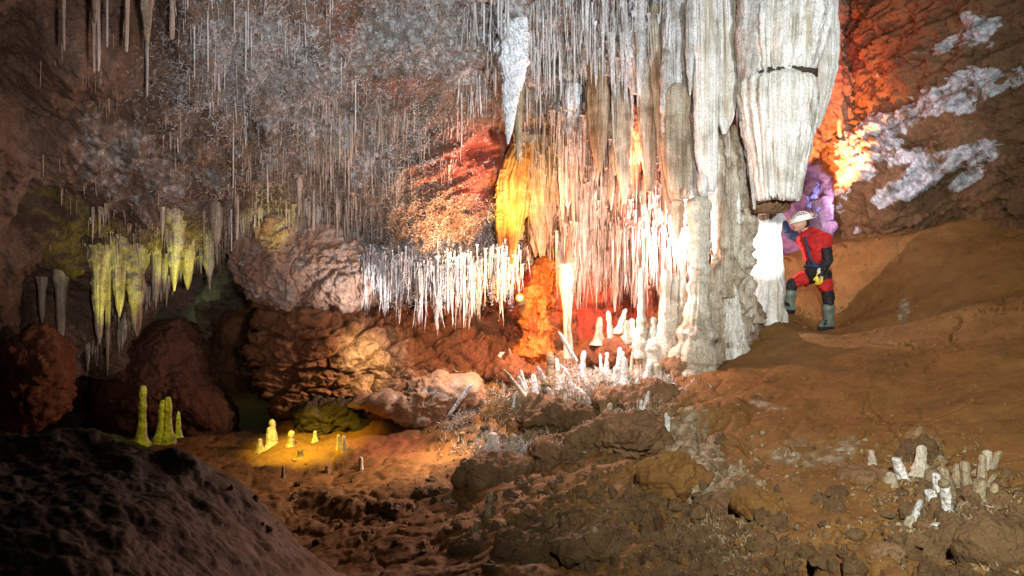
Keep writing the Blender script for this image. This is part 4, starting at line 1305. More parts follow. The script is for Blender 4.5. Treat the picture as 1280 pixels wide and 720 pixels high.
region('stalactite', 420, (112, 420, 0, 1), (.06, .42), (.008, .032), 'flow_tan', 13, 'tapering stalactite along the left edge', 'stalactites along the left ceiling edge',
       0, 10, taper=(.4, 1.0), single=16, kink=.4, bend=.06, extra=on_lip)
region('stalactite', 260, (740, 930, -20, 140), (.15, .8), (.012, .04), 'flow_grey', 12, 'shaggy white stalactite among the fluffy draperies at the top',
       'stalactites among the white draperies', 60, 10, taper=(.5, 1.0), single=18, front=.25, kink=.35)

# large single stalactites one can point to: px, y top, y bottom, half width px, depth, material, label
HERO = [
    (80, -10, 64, 2.2, 7.2, 'straw', 'tan straw stalactite in the black corner, leftmost long one at the top'),
    (118, -10, 92, 2.0, 7.3, 'straw', 'long straw stalactite, left one of the close pair at the upper left'),
    (123, -10, 90, 2.0, 7.25, 'straw_white', 'long pale straw stalactite, right one of the close pair at the upper left'),
    (120, -20, 30, 6.5, 7.2, 'flow_tan', 'thick stub of stalactite from which the close pair of straws hangs'),
    (134, -10, 60, 1.5, 7.5, 'straw_white', 'single thin straw stalactite right of the close pair'),
    (159, -10, 66, 2.6, 7.6, 'straw', 'brownish straw stalactite halfway between the close pair and the thick tan one'),
    (183, -20, 62, 9, 7.7, 'flow_tan', 'thick tan stalactite with a long straw below, upper left'),
    (184, 50, 122, 1.6, 7.7, 'straw_white', 'long thin straw growing from the tip of the thick tan stalactite'),
    (215, 0, 50, 3, 7.9, 'straw', 'straw stalactite right of the thick tan one'),
    (262, 290, 362, 9, 10.5, 'flow_tan', 'long pointed yellow green stalactite over the dark passage'),
    (270, 265, 310, 10, 10.5, 'flow_tan', 'tan stalactite root right above the long pointed yellow green one'),
    (235, 300, 362, 11, 10.4, 'flow_tan', 'broad blunt yellow stalactite left of the long pointed one'),
    (218, 290, 364, 12, 10.3, 'flow_tan', 'broad tan stalactite with yellow rim over the passage'),
    (205, 330, 366, 6, 10.3, 'flow_tan', 'short yellow stalactite at the left of the broad tan one'),
    (196, 330, 384, 6, 10.2, 'flow_tan', 'hooked yellow stalactite just over the red clay cone'),
    (168, 340, 420, 12, 10.1, 'flow_tan', 'biggest bright yellow pointed stalactite at the left'),
    (150, 330, 396, 10, 10.1, 'flow_tan', 'rounded olive stalactite left of the biggest yellow one'),
    (124, 340, 430, 9, 9.9, 'flow_tan', 'olive yellow drapery stalactite, second from the left'),
    (135, 330, 470, 4, 9.9, 'flow_tan', 'thin long olive stalactite next to the olive yellow drapery'),
    (76, 370, 445, 6, 9.6, 'flow_tan', 'orange olive stalactite near the left edge'),
    (52, 380, 410, 4, 9.6, 'flow_tan', 'small olive stalactite nearest the left edge'),
    (332, 262, 304, 4, 10.7, 'flow_tan', 'left yellow stalactite of the pair above the whitish overhanging rock'),
    (342, 264, 302, 6, 10.7, 'flow_tan', 'right yellow stalactite of the pair above the whitish overhanging rock'),
    (296, 240, 300, 3, 10.6, 'straw', 'yellow brown stalactite at the corner of the ceiling lip'),
    (289, 255, 315, 1.4, 10.5, 'straw_white', 'thin white straw hanging free before the dark passage'),
    (374, 225, 270, 4, 10.6, 'straw', 'pale stalactite with twiggy tip on the ceiling lip'),
    (392, 238, 288, 2.2, 10.7, 'straw', 'pale straw stalactite at the right end of the ceiling lip'),
    (652, 200, 300, 6, 11.1, 'flow_glow', 'long amber stalactite between the glowing curtains'),
    (663, 225, 330, 5, 11.1, 'fringe', 'long cream stalactite right of the yellow curtain'),
    (628, 240, 322, 5, 11.1, 'fringe', 'cream feathery stalactite at the left of the yellow curtain'),
    (691, 230, 350, 7, 11.2, 'fringe', 'thick cream stalactite above the slender white column'),
    (722, 250, 372, 7, 11.0, 'fringe', 'long white stalactite right of the slender white column'),
    (838, 250, 345, 8, 10.9, 'fringe', 'white hot stalactite inside the glare by the columns'),
    (822, 255, 350, 7, 11.0, 'fringe', 'thick white stalactite left of the glare'),
    (793, 250, 385, 7, 11.0, 'fringe', 'long pinkish white stalactite above the slim blunt stalagmite'),
    (768, 260, 390, 6, 11.0, 'fringe', 'long pinkish stalactite in the centre of the fringe'),
    (745, 255, 372, 6, 11.0, 'fringe', 'pinkish stalactite before the small dark niche'),
    (545, 335, 412, 6, 10.9, 'crystal', 'brightest white stalactite cluster piece in the middle of the shelf fringe'),
    (582, 335, 400, 4, 10.9, 'crystal', 'long white stalactite right of the brightest one on the shelf'),
    (500, 335, 405, 5, 10.9, 'crystal', 'white stalactite near the left end of the shelf fringe'),
    (1050, 150, 172, 3, 12.4, 'fringe', 'small red lit stalactite on the roof right of the great column'),
]
SM = []
for v in range(8):
    rs = np.random.RandomState(900 + v)
    nr, ns = 26, 12
    t = np.linspace(0, 1, nr)[:, None]
    th = np.linspace(0, 2 * math.pi, ns, endpoint=False)[None]
    strawy = v < 3
    pr = (1 - t) ** (.12 if strawy else .75) if v != 5 else np.clip(1 - t ** 2.2, 0, 1)
    pr = np.maximum(pr, .04)
    j = np.convolve(rs.rand(nr + 2), [.25, .5, .25], 'valid')[:, None]
    rr = pr * (1 + (.25 if strawy else .45) * (j - .5)) * (1 + .18 * np.sin(2 * th + v) + .13 * np.sin(3 * th + 2 * v + t * 2) + .1 * np.sin(5 * th - v))
    bx = .8 * np.sin(t * 3 + v) * t * (0.6 if strawy else .3)
    V = np.stack([rr * np.cos(th) + bx, rr * np.sin(th), -t + 0 * th], -1)
    F = grid_faces(nr, ns, wrap=True)
    SM.append((V.reshape(-1, 3), F))
_cache = {}


def stal(v, mat):
    if (v, mat) not in _cache:
        m = mesh('stalactite', *SM[v])
        m.materials.append(M[mat])
        _cache[(v, mat)] = m
    return _cache[(v, mat)]


for k, (x, y0, y1, w, D, mt, lab) in enumerate(HERO):
    rn = random.Random(k)
    if x < 900:
        lp = float(np.interp(x, lipx, lipy))
        D = float(ceil_at(x, min(y0 + 4, lp - 6))[1]) - .04
        if y0 > lp - 14:
            y0 = lp - 14
    b = P(x, y0, D)
    if w > 3.3:
        h_ = y1 - y0
        dx = rn.uniform(-.25, .25) * w
        ex_ = 34
        y0 -= ex_
        h_ += ex_
        pr = [(0, 1.7), (.12, 1.5), (.22, 1.2), (.3, rn.uniform(.85, 1)), (.5, rn.uniform(.65, .95)), (.7, rn.uniform(.5, .75)), (.87, rn.uniform(.28, .5)), (1, .08)]
        flow('stalactite', [(x + dx * t, y0 + h_ * t, D, w * q) for t, q in pr], M[mt], lab, 'stalactite', seed=200 + k, nth=48, nv=90, flute=.24,
             fk=2.0, knob=.07, ks=10)
        continue
    o = link('stalactite' if w > 3.3 else 'soda_straw', stal(rn.choice([0, 1, 2]) if w <= 3.3 else rn.choice([3, 4, 5, 6, 7]), mt), None, None, b, lab, 'stalactite')
    r = w * D / K
    o.scale = (r, r, (y1 - y0) * D / K)
    o.rotation_euler = (0, 0, rn.uniform(0, 6))
BIG.sort(key=lambda s: -(s[1] * s[2]))
MARKS = [(110, 40, 'the close pair of straws'), (184, 60, 'the thick tan stalactite'), (262, 320, 'the long pointed yellow one'), (168, 380, 'the biggest yellow one'),
         (337, 282, 'the yellow pair'), (300, 60, 'the grey crust'), (440, 130, 'the brown bare patch'), (500, 20, 'the pale blue crust'), (575, 200, 'the red folds'),
         (640, 100, 'the bright white one'), (641, 255, 'the glowing curtain'), (674, 230, 'the amber curtain'), (708, 390, 'the slender column'), (545, 370, 'the brightest shelf piece'),
         (480, 360, 'the shelf end'), (620, 360, 'the lamp'), (745, 330, 'the dark niche'), (802, 350, 'the slim stalagmite'), (848, 290, 'the white glare'),
         (786, 50, 'the wide fluffy drapery'), (757, 40, 'the narrow fluffy drapery'), (715, 150, 'the grey green drapery'), (748, 150, 'the streaked drapery'),
         (845, 120, 'the round shouldered column'), (879, 60, 'the long fluted column'), (820, 60, 'the narrow tan column'), (390, 240, 'the ceiling lip end')]


def where(b, L):
    x, y = 640 + b[0] / b[1] * K, 360 - (b[2] - L / 2) / b[1] * K
    d = [math.hypot(x - a, y - c) for a, c, _ in MARKS]
    i = int(np.argmin(d))
    a, c, t = MARKS[i]
    dx, dy = x - a, y - c
    near = 'just ' if d[i] < 22 else ('well ' if d[i] > 55 else '')
    side = ('left of ' if dx < 0 else 'right of ') if abs(dx) > abs(dy) * .7 else ('above ' if dy < 0 else 'below ')
    return near + side + t


SHORT = {'thin pale': 'thin pale straw', 'thin beige': 'thin beige straw', 'thin straw': 'thin tan straw', 'thin white': 'thin white straw', 'short dim': 'dim pinkish straw',
         'small stal': 'yellow green stalactite', 'pointed pi': 'pointed pinkish stalactite', 'long white': 'white fringe stalactite', 'white stal': 'white shelf stalactite',
         'amber stal': 'amber stalactite', 'tapering stalactite along': 'slim edge stalactite', 'tapering s': 'yellow lit tapering stalactite', 'shaggy whi': 'shaggy white stalactite'}
SEEN = set()
for k, (b, L, r, mt, lab, grp, nm) in enumerate(BIG[:255]):
    kind_ = next(v for q, v in SHORT.items() if lab.startswith(q))
    size = ('very long' if L > .6 else 'long' if L > .42 else 'shorter') + (' thick ' if r > .02 and 'thin' not in kind_ else ' ')
    lab0 = size + kind_ + ' hanging '
    lab = lab0 + where(b, L)
    x_, y_ = 640 + b[0] / b[1] * K, 360 - (b[2] - L / 2) / b[1] * K
    nm_ = [t for _, t in sorted((math.hypot(x_ - a, y_ - c), t) for a, c, t in MARKS)][:4]
    for alt in (lab0 + 'between %s and %s' % (nm_[0], nm_[1]), lab0 + 'between %s and %s' % (nm_[0], nm_[2]), lab0 + 'nearest %s, then %s' % (nm_[1], nm_[2]),
                lab0 + 'between %s and %s' % (nm_[0], nm_[3])):
        if lab in SEEN and len(alt.split()) <= 16:
            lab = alt
    SEEN.add(lab)
    rn = random.Random(k + 500)
    o = link(nm, stal(rn.choice([0, 1, 2]) if nm == 'soda_straw' else rn.choice([3, 4, 5, 6, 7]), mt), None, None, b, lab, 'stalactite', grp)
    o.scale = (r * 1.15, r * 1.15, L)
    o.rotation_euler = (0, 0, rn.uniform(0, 6))


# ------------------------------------------------------------------ twiggy crystals (helictites)
def twigs(name, B, mat, seed, L=(.03, .09), r=.0035, down=0.3, segs=3, curl=.9):
    rs = np.random.RandomState(seed)
    n = len(B)
    d = rs.normal(0, 1, (n, 3))
    d[:, 1] -= .8
    d[:, 2] -= down
    d /= np.linalg.norm(d, axis=1, keepdims=True)
    ln = rs.uniform(L[0], L[1], n)
    rings = []
    p = B.copy()
    for s in range(segs + 1):
        a = np.cross(d, np.array([0.3, 0.2, 1.0]))
        a /= np.linalg.norm(a, axis=1, keepdims=True) + 1e-6
        b = np.cross(d, a)
        rad = r * (1.25 - .95 * s / segs) * (0.6 + 0.8 * (ln / L[1]))[:, None]
        rings.append(np.stack([p + rad * (a * math.cos(q) + b * math.sin(q)) for q in (0, 2.1, 4.2)], 1))
        p = p + d * (ln / segs)[:, None]
        d = d + rs.normal(0, curl * .5, (n, 3))
        d /= np.linalg.norm(d, axis=1, keepdims=True)
    V = np.stack(rings, 1)
    f = grid_faces(segs + 1, 3, wrap=True)
    F = (f[None] + (np.arange(n) * (segs + 1) * 3)[:, None, None]).reshape(-1, 4)
    return link(name, mesh(name, V.reshape(-1, 3), F, smooth=False), mat, kind='stuff')


def ceil_cloud(n, blobs, seed):
    rs = np.random.RandomState(seed)
    w = np.array([b[4] for b in blobs], float)
    k = rs.choice(len(blobs), n, p=w / w.sum())
    x = np.array([blobs[i][0] for i in k]) + rs.normal(0, 1, n) * np.array([blobs[i][2] for i in k])
    y = np.array([blobs[i][1] for i in k]) + rs.normal(0, 1, n) * np.array([blobs[i][3] for i in k])
    y = np.minimum(y, np.interp(x, lipx, lipy))
    return np.array([ceil_at(a, b) for a, b in zip(x, y)])


twigs('ceiling_twig_crystals', ceil_cloud(18000, [(300, 40, 55, 50, 2), (420, 60, 50, 50, 1), (520, 30, 50, 30, 1), (560, 70, 50, 40, 1), (400, 160, 60, 40, 1.5),
                                                  (500, 180, 40, 30, 1), (680, 50, 50, 50, 1.3), (230, 120, 30, 30, .6), (320, 110, 50, 30, 1)], 21),
      M['popcorn'], 22, (.02, .075), .0065)
twigs('brown_twig_crystals', ceil_cloud(13000, [(520, 265, 40, 24, 3), (420, 250, 40, 20, 1), (560, 285, 30, 14, 1), (340, 230, 40, 30, 1), (250, 250, 40, 50, 1), (480, 140, 50, 20, .6)], 23),
      M['popcorn_tan'], 24, (.025, .08), .006)
twigs('shelf_twig_crystals', ceil_cloud(9000, [(530, 325, 40, 14, 3), (600, 318, 30, 16, 1.4), (490, 330, 14, 10, 1), (620, 280, 20, 20, .5)], 25),
      M['crystal'], 26, (.03, .10), .0042, down=.9)
twigs('fringe_twig_crystals', ceil_cloud(9000, [(760, 250, 60, 40, 2), (700, 230, 40, 50, 1), (820, 220, 30, 40, 1), (740, 130, 40, 40, .5)], 27),
      M['fringe'], 28, (.03, .09), .004, down=1.5)



def box_cloud(n, x0, x1, y0, y1, front, seed, top):
    rs = np.random.RandomState(seed)
    nc = n // 22
    cx, cd = rs.uniform(x0, x1, nc), rs.uniform(0, front, nc)
    k = rs.randint(0, nc, n)
    x = cx[k] + rs.normal(0, 1.1, n)
    y = y0 + (y1 - y0) * (rs.rand(n) ** 1.3) * (.4 + .6 * rs.rand(nc))[k]
    D = np.array([ceil_at(a, top)[1] for a in cx])[k] - cd[k]
    return np.stack([(x - 640) / K * D, D, (360 - y) / K * D], -1)


twigs('shelf_crust_crystals', box_cloud(9000, 470, 642, 320, 388, .35, 51, 325), M['crystal'], 52, (.015, .05), .006, down=1.2)
twigs('fringe_crust_crystals', box_cloud(14000, 690, 860, 190, 370, .45, 53, 290), M['fringe'], 54, (.015, .055), .006, down=2)


def floor_cloud(n, blobs, seed):
    rs = np.random.RandomState(seed)
    w = np.array([b[4] for b in blobs], float)
    k = rs.choice(len(blobs), n, p=w / w.sum())
    x = np.array([blobs[i][0] for i in k]) + rs.normal(0, 1, n) * np.array([blobs[i][2] for i in k])
    y = np.array([blobs[i][1] for i in k]) + rs.normal(0, 1, n) * np.array([blobs[i][3] for i in k])
    return np.array([floor_hit(a, b) for a, b in zip(x, y)])


twigs('thicket_crystals', floor_cloud(3600, [(720, 480, 40, 14, 2), (740, 510, 20, 12, 1), (790, 475, 30, 8, .8), (670, 485, 30, 14, .8)], 31),
      M['crystal'], 32, (.04, .14), .005, down=-1.2)
twigs('olive_crystals', floor_cloud(6000, [(700, 510, 40, 16, 2), (660, 510, 24, 14, 1), (760, 500, 40, 14, 1)], 33),
      M['dull'], 34, (.04, .13), .006, down=-1.2)
twigs('slab_crystals', floor_cloud(1600, [(575, 505, 12, 16, 1), (640, 560, 36, 8, 1)], 35), M['crystal'], 36, (.04, .14), .004, down=-1.2)
twigs('right_corner_crystals', floor_cloud(2500, [(1200, 640, 50, 30, 1), (900, 660, 40, 40, .7)], 37), M['dull'], 38, (.02, .05), .005, down=-1)

def rubble(name, B, mat, seed, r=(.015, .07)):
    """loose broken pieces of rock and crust, each a low faceted lump"""
    rs = np.random.RandomState(seed)
    n = len(B)
    nu, nv = 7, 5
    th = np.linspace(0, 2 * math.pi, nu, endpoint=False)[None]
    ph = np.linspace(.05, math.pi - .05, nv)[:, None]
    U = np.stack([np.sin(ph) * np.cos(th), np.sin(ph) * np.sin(th), np.cos(ph) + 0 * th], -1).reshape(1, -1, 3)
    R_ = (r[0] + (r[1] - r[0]) * rs.rand(n) ** 3)[:, None, None]
    sc = rs.uniform(.5, 1.3, (n, 1, 3))
    V = U * R_ * sc * (1 + .45 * (rs.rand(n, nu * nv, 1) - .5)) + B[:, None]
    f = grid_faces(nv, nu, wrap=True)
    F = (f[None] + (np.arange(n) * nu * nv)[:, None, None]).reshape(-1, 4)
    return link(name, mesh(name, V.reshape(-1, 3), F, smooth=False), mat, kind='stuff')


rubble('dark_rubble', floor_cloud(2000, [(760, 650, 110, 40, 2), (680, 560, 60, 40, 1), (900, 690, 70, 30, 1), (1210, 660, 50, 36, 1.4), (430, 640, 60, 16, .15)], 41),
       M['darkrock'], 42)
rubble('crust_rubble', floor_cloud(1500, [(900, 620, 70, 50, 1), (1130, 590, 50, 24, 1), (860, 540, 50, 30, 1), (740, 500, 60, 24, 1), (1180, 650, 60, 30, 1), (640, 550, 40, 14, .6)], 43),
       M['dull'], 44, (.005, .022))
rubble('clay_crumbs', floor_cloud(1500, [(1100, 500, 90, 90, 1), (560, 600, 120, 40, .3), (1000, 640, 60, 50, .6)], 45), M['floor'], 46, (.006, .03))

# ------------------------------------------------------------------ the lamp glowing among the curtains
lm = empty('cave_lamp', P(650, 372, 10.9), 'small glowing orange lamp hidden among the stalactites beside the orange column', 'lamp')


def uv_sphere(name, r, mat, parent, off=(0, 0, 0), sc=(1, 1, 1), nu=24, nv=14):
    th = np.linspace(0, 2 * math.pi, nu, endpoint=False)[None]
    ph = np.linspace(0.001, math.pi - .001, nv)[:, None]
    V = np.stack([np.sin(ph) * np.cos(th) * sc[0], np.sin(ph) * np.sin(th) * sc[1], np.cos(ph) * sc[2] + 0 * th], -1) * r + np.array(off)
    return link(name, mesh(name, V, grid_faces(nv, nu, wrap=True)), mat, parent)


nb = N('lamp_bulb')
lw = nb.n('ShaderNodeLayerWeight')
lw.inputs[0].default_value = .35
nb.b.inputs['Base Color'].default_value = (0, 0, 0, 1)
nb.b.inputs['Specular IOR Level'].default_value = 0
nb.l(nb.ramp(lw.outputs['Facing'], [(0.03, (1, .8, .5)), (0.22, (.9, .42, .06)), (0.6, (.5, .10, .01))]), nb.b.inputs['Emission Color'])
nb.b.inputs['Emission Strength'].default_value = 1.9
uv_sphere('bulb', .065, nb.m, lm)
uv_sphere('lamp_housing', .07, plain_mat('lamp_housing', (.04, .04, .04)), lm, (0, .08, -.03), (1.0, .8, 1.2))
lamp('cave_lamp_light', 'POINT', P(655, 368, 10.6), 110, (1.0, 0.40, 0.05))

# ------------------------------------------------------------------ the caver
MD = 10.9


def Q(px, py, dd=0.0):
    return P(px, py, MD) + np.array([0, dd, 0])


MAN = empty('person', Q(1012, 412), 'caver in white helmet and red black suit, leaning one arm on the great column', 'person')
mbase = np.array(MAN.location)
MC = {
    'red': plain_mat('red_suit', (0.42, 0.012, 0.012), .75, .45, 9, .05),
    'black': plain_mat('black_suit', (0.014, 0.013, 0.016), .65, .5, 9, .05),
    'blue': plain_mat('blue_sleeve', (0.02, 0.03, 0.07), .7, .3, 20, .006),
    'skin': plain_mat('skin', (0.50, 0.27, 0.19), .55, .15, 40, .002),
    'boot': plain_mat('rubber_boot', (0.13, 0.16, 0.13), .4, .3, 14, .004),
    'glove': plain_mat('yellow_glove', (0.75, 0.62, 0.05), .6, .2, 30, .003),
    'cuff': plain_mat('white_cuff', (0.7, 0.7, 0.62), .6, .15, 30, .002),
    'helmet': plain_mat('white_helmet', (0.78, 0.78, 0.76), .3, .06, 12, .001),
    'hair': plain_mat('dark_hair', (0.03, 0.02, 0.015), .8, .3, 60, .006),
    'hole': plain_mat('helmet_vent', (0.02, 0.02, 0.02), .8),
    'lampy': plain_mat('helmet_lamp', (0.65, 0.52, 0.10), .4),
    'eye': plain_mat('eye', (0.05, 0.035, 0.03), .3),
}


def capsule(a, b, ra, rb, n=14, rings=7):
    a, b = np.array(a, float), np.array(b, float)
    ax = b - a
    L = np.linalg.norm(ax)
    ax = ax / (L + 1e-9)
    u = np.cross(ax, [0.31, 0.2, 0.93])
    if np.linalg.norm(u) < .05:
        u = np.cross(ax, [1, 0, 0])
    u /= np.linalg.norm(u)
    v = np.cross(ax, u)
    prof = [(-ra * math.cos(q), ra * math.sin(q)) for q in np.linspace(0.05, math.pi / 2, rings)]
    prof += [(L + rb * math.sin(q), rb * math.cos(q)) for q in np.linspace(0, math.pi / 2 - .05, rings)]
    th = np.linspace(0, 2 * math.pi, n, endpoint=False)
    V = [a + ax * s + r * (u * math.cos(t) + v * math.sin(t)) for s, r in prof for t in th]
    F = [list(f) for f in grid_faces(len(prof), n, wrap=True)]
    F.append(list(range(n))[::-1])
    F.append([(len(prof) - 1) * n + i for i in range(n)])
    return V, F


def remesh_union(name, caps, voxel, mats, classify, parent, smooth=3, wrinkle=0.0):
    V, F = [], []
    for c in caps:
        v, f = capsule(*c)
        k = len(V)
        V += v
        F += [[int(i) + k for i in q] for q in f]
    m = bpy.data.meshes.new(name)
    m.from_pydata([tuple(x) for x in V], [], F)
    tmp = bpy.data.objects.new(name, m)
    COL.objects.link(tmp)
    md = tmp.modifiers.new('r', 'REMESH')
    md.mode = 'VOXEL'
    md.voxel_size = voxel
    sm = tmp.modifiers.new('s', 'SMOOTH')
    sm.factor = .5
    sm.iterations = smooth
    dg = bpy.context.evaluated_depsgraph_get()
    me = bpy.data.meshes.new_from_object(tmp.evaluated_get(dg))
    bpy.data.objects.remove(tmp)
    me.name = name
    for mt in mats:
        me.materials.append(mt)
    n = len(me.polygons)
    cen = np.empty(n * 3)
    me.polygons.foreach_get('center', cen)
    if classify is not None:
        me.polygons.foreach_set('material_index', classify(cen.reshape(-1, 3)).astype(np.int32))
    me.polygons.foreach_set('use_smooth', np.ones(n, bool))
    # local coordinates round the person's foot point
    co = np.empty(len(me.vertices) * 3, np.float32)
    me.vertices.foreach_get('co', co)
    co = co.reshape(-1, 3)
    if wrinkle:
        nn = np.empty(len(me.vertices) * 3, np.float32)
        me.vertex_normals.foreach_get('vector', nn)
        nn = nn.reshape(-1, 3)
        sk = np.exp(-(((co - head) ** 2).sum(-1) / .02))[:, None]
        co = co + nn * ((ridge(co * np.array([9, 9, 16]), 3) - .4) * wrinkle * (1 - sk))[:, :1] if False else co + nn * (1 - sk) * ((ridge(co * np.array([8, 8, 15]), 3) - .4) * wrinkle)[:, None]
    co = co - np.array(parent.location, np.float32)
    me.vertices.foreach_set('co', co.ravel())
    me.update()
    return link(name, me, None, parent)


head = Q(1001, 279, 0)
neck = Q(1009, 290, .02)
chestT = Q(1014, 298, 0)
belly = Q(1020, 322, 0)
pelv = Q(1021, 340, 0)
shN, shF = Q(1026, 300, -.17), Q(1006, 298, .17)
elN, haN = Q(1026, 326, -.24), Q(1017, 344, -.22)
elF, haF = Q(991, 291, .16), Q(976, 269, .02)
hiN, knN, anN = Q(1025, 344, -.09), Q(1031, 372, -.12), Q(1032, 400, -.10)
hiF, knF, anF = Q(1017, 344, .09), Q(992, 355, .10), Q(991, 380, .12)
toeN, toeF = Q(1022, 408, -.13), Q(976, 387, .04)
BONES = [
    # a, b, ra, rb, colour
    (chestT, belly, .155, .135, 'red'), (Q(1017, 300, -.08), Q(1021, 322, -.05), .13, .12, 'red'), (Q(1012, 300, .08), Q(1018, 322, .05), .13, .12, 'red'),
    (belly, pelv, .135, .145, 'black'), (pelv, hiN, .14, .12, 'black'), (pelv, hiF, .14, .12, 'black'),
    (chestT, shN, .10, .085, 'red'), (chestT, shF, .10, .08, 'red'),
    (shN, shN * .7 + elN * .3, .085, .075, 'red'), (shN * .7 + elN * .3, elN, .072, .062, 'black'), (elN, haN, .062, .042, 'black'),
    (shF, elF, .08, .058, 'blue'), (elF, haF, .058, .038, 'blue'),
    (hiN, hiN * .5 + knN * .5, .118, .10, 'red'), (hiN * .5 + knN * .5, knN, .095, .078, 'black'), (knN, anN, .075, .055, 'black'),
    (hiF, hiF * .35 + knF * .65, .115, .092, 'red'), (hiF * .35 + knF * .65, knF, .09, .076, 'black'), (knF, anF, .076, .055, 'black'),
    (neck, chestT, .062, .09, 'black'), (neck, head, .056, .06, 'skin'),
    (head + (0, 0, .03), head + (-.015, 0, -.02), .098, .09, 'skin'), (head + (-.05, -.01, -.05), head + (-.065, -.01, -.085), .05, .034, 'skin'),
    (head + (-.088, -.03, .005), head + (-.112, -.035, -.022), .013, .018, 'skin'), (head + (-.075, -.06, .02), head + (-.09, -.01, .022), .02, .02, 'skin'),
    (head + (-.078, -.05, -.052), head + (-.094, -.02, -.05), .012, .012, 'skin'), (head + (.02, -.092, .01), head + (.025, -.096, -.03), .018, .014, 'skin'),
    (haN, haN + (-.02, 0, -.06), .036, .03, 'skin'), (haF, haF + (-.03, -.01, .05), .034, .03, 'skin'),
    (anN, toeN, .05, .04, 'black'), (anF, toeF, .05, .04, 'black'),
]
ba = np.array([b[0] for b in BONES])
bb_ = np.array([b[1] for b in BONES])
br = np.array([(b[2] + b[3]) / 2 for b in BONES])
order = ['red', 'black', 'blue', 'skin']
bc = np.array([order.index(b[4]) for b in BONES])


def classify(c):
    ab = bb_ - ba
    t = ((c[:, None] - ba[None]) * ab[None]).sum(-1) / ((ab ** 2).sum(-1)[None] + 1e-9)
    t = np.clip(t, 0, 1)
    d = np.linalg.norm(c[:, None] - (ba[None] + t[..., None] * ab[None]), axis=-1) - br[None]
    return bc[np.argmin(d, 1)]


remesh_union('body', [b[:4] for b in BONES], .011, [MC[k] for k in order], classify, MAN, 4, .022)


def boot(an, toe, kn, lab):
    an, toe = np.array(an), np.array(toe)
    up = an + (kn - an) * .50
    down = np.array([0, 0, -.045])
    heel = an + np.array([.035, .0, -.055])
    t2 = np.array([toe[0], toe[1], an[2] - .075])
    o = remesh_union('boot', [(up, an, .082, .066), (an, heel, .066, .055), (heel, t2, .052, .045), (an + (0, 0, -.02), t2 + (0, 0, .01), .058, .04),
                              (up + (0, 0, -.005), up + (0, 0, .012), .088, .088)], .009, [MC['boot']], None, MAN, 2)
    sole = remesh_union('sole', [(heel + (0, 0, -.035), t2 + (0, 0, -.028), .045, .05)], .009, [MC['black']], None, MAN, 1)
    sole.parent = o
    return o


boot(anN, toeN, knN, '')
boot(anF, toeF, knF, '')


def glove(h, d, side, curl, lab):
    """palm, four unequal bent fingers and a thumb from the side of the palm"""
    d = np.array(d, float)
    d /= np.linalg.norm(d)
    s = np.array(side, float)
    s -= d * (s @ d)
    s /= np.linalg.norm(s)
    c = np.array(curl, float)
    c -= d * (c @ d) + s * (c @ s)
    c /= np.linalg.norm(c)
    caps = [(h + s * q, h + d * .085 + s * q * 1.2, .022, .020) for q in (-.028, -.01, .01, .028)]
    for q, L in ((-.034, .058), (-.012, .078), (.012, .082), (.034, .070)):
        a = h + d * .088 + s * q
        b = a + (d * .8 + c * .35) * L * .5
        e = b + (d * .35 + c * .9) * L * .5
        caps += [(a, b, .0115, .0105), (b, e, .0105, .009)]
    a = h + d * .03 + s * .036
    b = a + (d * .5 + s * .75) * .04
    e = b + (d * .8 + s * .1 + c * .4) * .034
    caps += [(a, b, .016, .013), (b, e, .013, .0105)]
    g = remesh_union('glove', caps, .006, [MC['glove']], None, MAN, 2)
    cf = remesh_union('cuff', [(h - d * .055, h + d * .012, .043, .038)], .008, [MC['cuff']], None, MAN, 1)
    cf.parent = g


glove(haN, (-.12, -.02, -1), (-1, -.2, 0), (-.3, 1, 0), '')
glove(haF, (-.55, -.1, .8), (0, -1, 0), (-.8, 0, -.5), '')

# helmet: shell, brim, vents, lamp, hair
hc = head + np.array([.005, 0, .045])
th = np.linspace(0, 2 * math.pi, 48, endpoint=False)[None]
ph = np.linspace(0.001, math.pi / 2 + .06, 18)[:, None]


def tilted(V, deg):
    a = math.radians(deg)
    x, z = V[..., 0].copy(), V[..., 2].copy()
    V[..., 0] = x * math.cos(a) + z * math.sin(a)
    V[..., 2] = -x * math.sin(a) + z * math.cos(a)
    return V


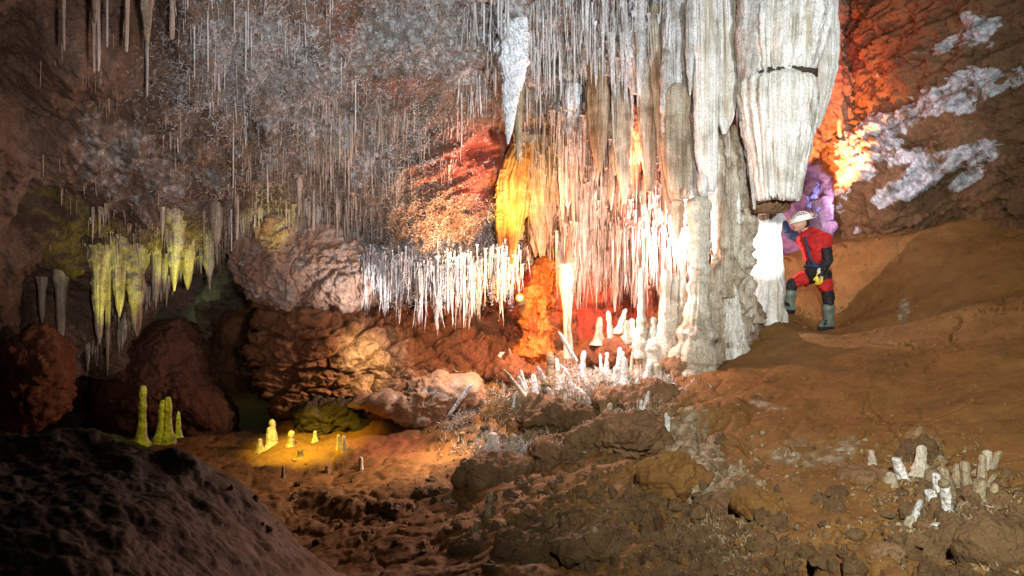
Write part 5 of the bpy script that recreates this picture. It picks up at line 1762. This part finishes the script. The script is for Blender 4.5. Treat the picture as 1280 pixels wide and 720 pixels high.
V = np.stack([np.sin(ph) * np.cos(th) * .148, np.sin(ph) * np.sin(th) * .122, np.cos(ph) * .118 + 0 * th], -1)
V = tilted(V, -14) + hc - mbase
HM = link('helmet', mesh('helmet', V, grid_faces(18, 48, wrap=True)), MC['helmet'], MAN)
rr = np.array([1.0, 1.10, 1.12, 1.09, .98])[:, None]
zz = np.array([.005, -.004, -.014, -.018, -.010])[:, None]
fr = 1 + .10 * np.clip(-np.cos(th), 0, 1)
V = np.stack([rr * np.cos(th) * .148 * fr, rr * np.sin(th) * .122 * fr, zz + 0 * th], -1)
V = tilted(V, -14) + hc - mbase
link('brim', mesh('brim', V, grid_faces(5, 48, wrap=True)), MC['helmet'], HM)
for i, (a, b) in enumerate(((-1.9, .75), (-1.6, .75), (-1.3, .75), (-1.75, .95), (-1.45, .95), (-1.15, .95), (-2.05, .95))):
    v = np.array([math.sin(b) * math.cos(a) * .148, math.sin(b) * math.sin(a) * .122, math.cos(b) * .118])
    v = tilted(v[None].copy(), -14)[0] + hc - mbase
    uv_sphere('vent', .012, MC['hole'], HM, v, (1.1, .5, .8), 10, 6)
v = tilted(np.array([[-.158, -.01, .03]]), -14)[0] + hc - mbase
uv_sphere('helmet_lamp', .024, MC['lampy'], HM, v, (.8, 1, 1), 14, 8)
v = tilted(np.array([[.14, -.05, .035]]), -14)[0] + hc - mbase
uv_sphere('battery_box', .022, MC['lampy'], HM, v, (.8, 1.2, 1), 14, 8)
uv_sphere('hair', .1, MC['hair'], MAN, head + np.array([.028, .005, .01]) - mbase, (.92, 1.0, .95), 24, 14)
for s in (-1, 1):
    uv_sphere('eye', .011, MC['eye'], MAN, head + np.array([-.094, -.022 + s * .028, .004]) - mbase, (1, 1, .8), 10, 6)


def band(name, cen, ax_r, h, mat, parent):
    t = np.linspace(0, 2 * math.pi, 40, endpoint=False)[None]
    r = np.array([.97, 1.04, 1.04, .97])[:, None]
    z = np.array([-h, -h * .8, h * .8, h])[:, None]
    V = np.stack([r * np.cos(t) * ax_r[0], r * np.sin(t) * ax_r[1], z + 0 * t], -1) + cen - mbase
    return link(name, mesh(name, V, grid_faces(4, 40, wrap=True)), mat, parent)


band('belt', Q(1020, 333), (.155, .175), .02, MC['blue'], MAN)
band('collar', Q(1011, 292), (.085, .10), .03, MC['red'], MAN)
st = remesh_union('chest_strap', [(Q(1003, 298, -.10), Q(1008, 322, -.13), .022, .02), (Q(1008, 322, -.13), Q(1014, 334, -.14), .02, .02)], .008, [MC['blue']], None, MAN, 1)
